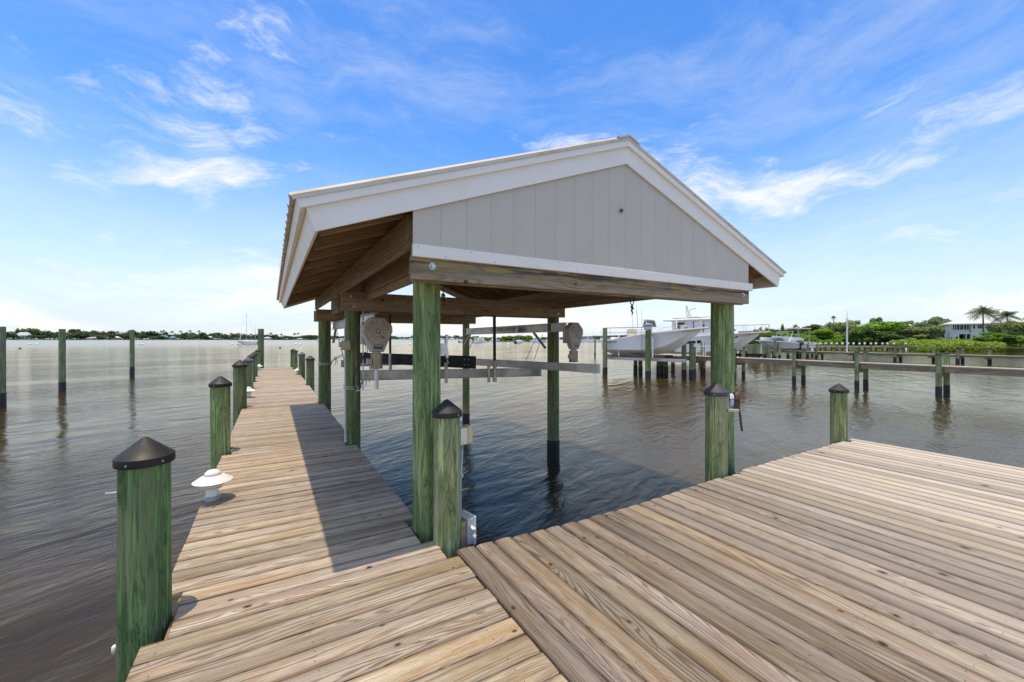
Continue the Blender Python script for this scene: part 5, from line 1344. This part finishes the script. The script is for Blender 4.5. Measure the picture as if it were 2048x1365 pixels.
for a, c in ((1905.6, 1908.2), (1909.5, 1912.4), (1913.7, 1919), (1920.3, 1926.6), (1928, 1932.6), (1933.9, 1937.6)):
    hbox('screen', a, c, 648.9, 659, .12, .16, 'glass'); rl = hbox('railing', a, c, 660.2, 665.4, .10, .18, 'stucco')
hbox('dark_doorway', 1939.4, 1941.2, 648.9, 664, 0.3, .4, 'glass')
for x in (1917.6, 1932.5): hbox('column', x - .9, x + .9, 668.5, 686, -.04, .4, 'stucco')
for a, c, y0, y1 in ((1902.2, 1904.4, 674, 682), (1911.2, 1916.2, 674, 682), (1945.6, 1950.2, 649.6, 658.2), (1955, 1967.2, 648, 658), (1973, 1984.5, 648, 658), (1992, 2003, 648, 658), (2012, 2023, 648, 658), (1946, 1951, 672, 680)):
    w_ = hbox('window', a, c, y0, y1, -.02, .06, 'glass'); n_ = max(1, int((c - a) / 4))
    for k in range(n_ + 1): hbox('frame', a + (c - a) * k / n_ - .18, a + (c - a) * k / n_ + .18, y0 - .3, y1 + .3, -.05, .05, 'stucco', w_)
    hbox('frame', a, c, (y0 + y1) / 2 - .15, (y0 + y1) / 2 + .15, -.045, .04, 'stucco', w_)
hbox('window', 1919, 1931, 670, 684, 2.5, 2.58, 'glass'); rd = hbox('door', 1935.5, 1941, 671, 684, 2.5, 2.58, 'rust')
rd.data.materials[0] = worn('red_door', (.20, .05, .03), None, .6)
# hip roof
b = MB(); z0_, z1_ = hz(648.2), hz(622); x0_, x1_ = hx(1893.5), hx(2068); dd0, dd1 = -1.2, 15
b.add([(x0_, dd0, z0_), (x1_, dd0, z0_), (x1_, dd1, z0_), (x0_, dd1, z0_), (x0_ + 7.5, 7, hz(625)), (x1_ - 6, 7, hz(625)),
       (x0_, dd0, z0_ - .25), (x1_, dd0, z0_ - .25), (x1_, dd1, z0_ - .25), (x0_, dd1, z0_ - .25)], [(0, 1, 5, 4), (1, 2, 5), (2, 3, 4, 5), (3, 0, 4), (6, 7, 1, 0), (7, 8, 2, 1), (8, 9, 3, 2), (9, 6, 0, 3), (9, 8, 7, 6)])
rf = b.build('roof', M['hroof'], hs)
b = MB(); cx = hx(1998); b.box((cx, 7, hz(627)), (2.2, 2.2, 2.4)); b.build('cupola', M['stucco'], hs)
b = MB(); zc = hz(620.5); b.add([(cx - 1.7, 5.3, zc), (cx + 1.7, 5.3, zc), (cx + 1.7, 8.7, zc), (cx - 1.7, 8.7, zc), (cx, 7, hz(615.5))], [(0, 1, 4), (1, 2, 4), (2, 3, 4), (3, 0, 4), (3, 2, 1, 0)]); b.tube([(cx, 7, hz(615.5)), (cx, 7, hz(611.5))], .05, 5); b.build('cupola_roof', M['hroof'], hs)

# left far shore: trees, palms and houses one can still tell apart
for k in range(96):
    q = -40 + k * 7.2 + random.uniform(-3, 3)
    top = np.interp(q, [-40, 60, 120, 200, 300, 420, 560, 640], [660, 659, 662, 660, 663, 666.5, 669.5, 671.5]) + random.uniform(-1.5, 3.5)
    tree('shore_tree', 'dark green tree in the low treeline of the far left shore', q, (545 if k % 3 else 512) + random.uniform(-4, 25), top + (0 if k % 3 else 5), random.uniform(20, 30), 'leaffar', group='trees of the far left shore', n=520, var=k % 5, z0=WZ + 1.)
for q, top, wp, lab in ((62, 656.5, 30, 'flat topped light green tree above the left shore near the big roof'), (157, 657.5, 34, 'broad rounded pine crown right of the second bare pile'), (40, 657, 22, 'slanting flat crown over the big grey roof'), (285, 662, 22, 'round tree beside the third bare pile')):
    tree('crown_tree', lab, q, 540, top, wp, 'leafd' if q > 150 else 'leaf', n=900, var=2, z0=WZ + 1.)
for k, q in enumerate((88, 258, 308, 322, 328, 361, 410, 431, 452, 463, 477, 488, 502, 541, 562, 589, 596, 380, 345, 398)):
    palm('palm standing above the treeline of the far left shore', q + random.uniform(-1, 1), 535, 660 + (q > 400) * 5 + random.uniform(-1, 2), 5.2, WZ + 1, 10 + k % 3, 'palms of the far left shore')
hm = {}
def far_house(q, dep, wpx, ytop, label, wall='farwall', roof='farroof', ybase=None, group=None):
    z0 = WZ + 1.0; wpx *= .75; ytop = 680 - (680 - ytop) * .8; t = thing('shore_house', label, 'house', at(q, dep, z0), group, R(-YAW) + random.uniform(-.3, .3))
    W_ = wpx / 822 * dep * H; Ht = zof(ytop, dep) - z0; wh = Ht * .55
    b = MB(); b.box((0, 0, wh / 2), (W_, 8, wh)); b.build('wall', M[wall], t)
    b = MB(); b.add([(-W_ * .56, -5, wh), (W_ * .56, -5, wh), (W_ * .56, 5, wh), (-W_ * .56, 5, wh), (-W_ * .3, 0, Ht), (W_ * .3, 0, Ht)], [(0, 1, 5, 4), (1, 2, 5), (2, 3, 4, 5), (3, 0, 4), (3, 2, 1, 0)]); b.build('roof', M[roof], t)
    b = MB(); 
    for k in range(4): b.box((-W_ * .36 + k * W_ * .24, -4.01, wh * .5), (W_ * .1, .1, wh * .5))
    b.build('window', M['glass'], t)
far_house(48, 530, 30, 661, 'large grey hip roofed pavilion near the big bare pile', roof='hroof')
far_house(26, 520, 14, 674, 'low white house beside the big bare pile', roof='hroof')
far_house(190, 522, 30, 673, 'long low white house right of the second bare pile', roof='hroof')
far_house(228, 522, 26, 671, 'white house with pale roof left of the third bare pile', roof='cover')
far_house(276, 520, 8, 675, 'small white hut right of the third bare pile', roof='cover')
far_house(306, 524, 9, 672, 'cream house between the palms', roof='farroof')
far_house(328, 526, 16, 669, 'turquoise two storey house on the far shore', wall='teal_far', roof='teal_far')
far_house(346, 522, 10, 671, 'house with bright blue roof beside the turquoise one', roof='teal_far')
far_house(364, 520, 8, 673, 'thatched brown roofed hut on the far shore', roof='farroof')
far_house(380, 522, 9, 674, 'white house in the middle of the far left shore', roof='hroof')
far_house(420, 535, 12, 671, 'pale house with grey roof seen above the trees', roof='hroof')
far_house(438, 522, 12, 677, 'low white boat shed left of the sailboat', roof='hroof')
far_house(476, 522, 12, 676, 'grey roofed gazebo behind the sailboat', roof='hroof')
far_house(535, 524, 14, 673, 'white gabled house right of the tall bare post', roof='hroof')
far_house(554, 524, 12, 677, 'red roofed low building right of the pier end', roof='rust')
far_house(600, 526, 12, 676, 'white low buildings at the right end of the far left shore', roof='hroof')
# distant low shore and island
for k in range(46):
    q = 606 + k * 13.8 + random.uniform(-4, 4)
    if 945 < q < 1115: continue
    tree('distant_tree', 'tiny grey green tree on the distant middle shore', q, 820 + random.uniform(0, 60), 671.5 + random.uniform(-1, 2.5) + (1.5 if q > 1150 else 0), random.uniform(22, 34), 'leaffar', group='trees of the distant middle shore', n=420, var=k % 5, z0=WZ + 1.)
for k in range(14):
    q = 952 + k * 11.4 + random.uniform(-3, 3)
    top = (673.5 if q < 1015 else (670.5 if q < 1060 else 675)) + random.uniform(-1, 1.5)
    tree('island_tree', 'dense green mangrove on the small island', q, 219 + random.uniform(0, 8), top, random.uniform(20, 30), 'leafb' if k % 2 else 'leaf', group='mangroves of the small island', n=1200, var=k % 5, z0=WZ + .2)
for q in (700, 742, 905, 930, 962, 1102): far_house(q, 790, 10, 675.5, 'tiny pale building on the distant middle shore', group='buildings of the distant middle shore', roof='cover')
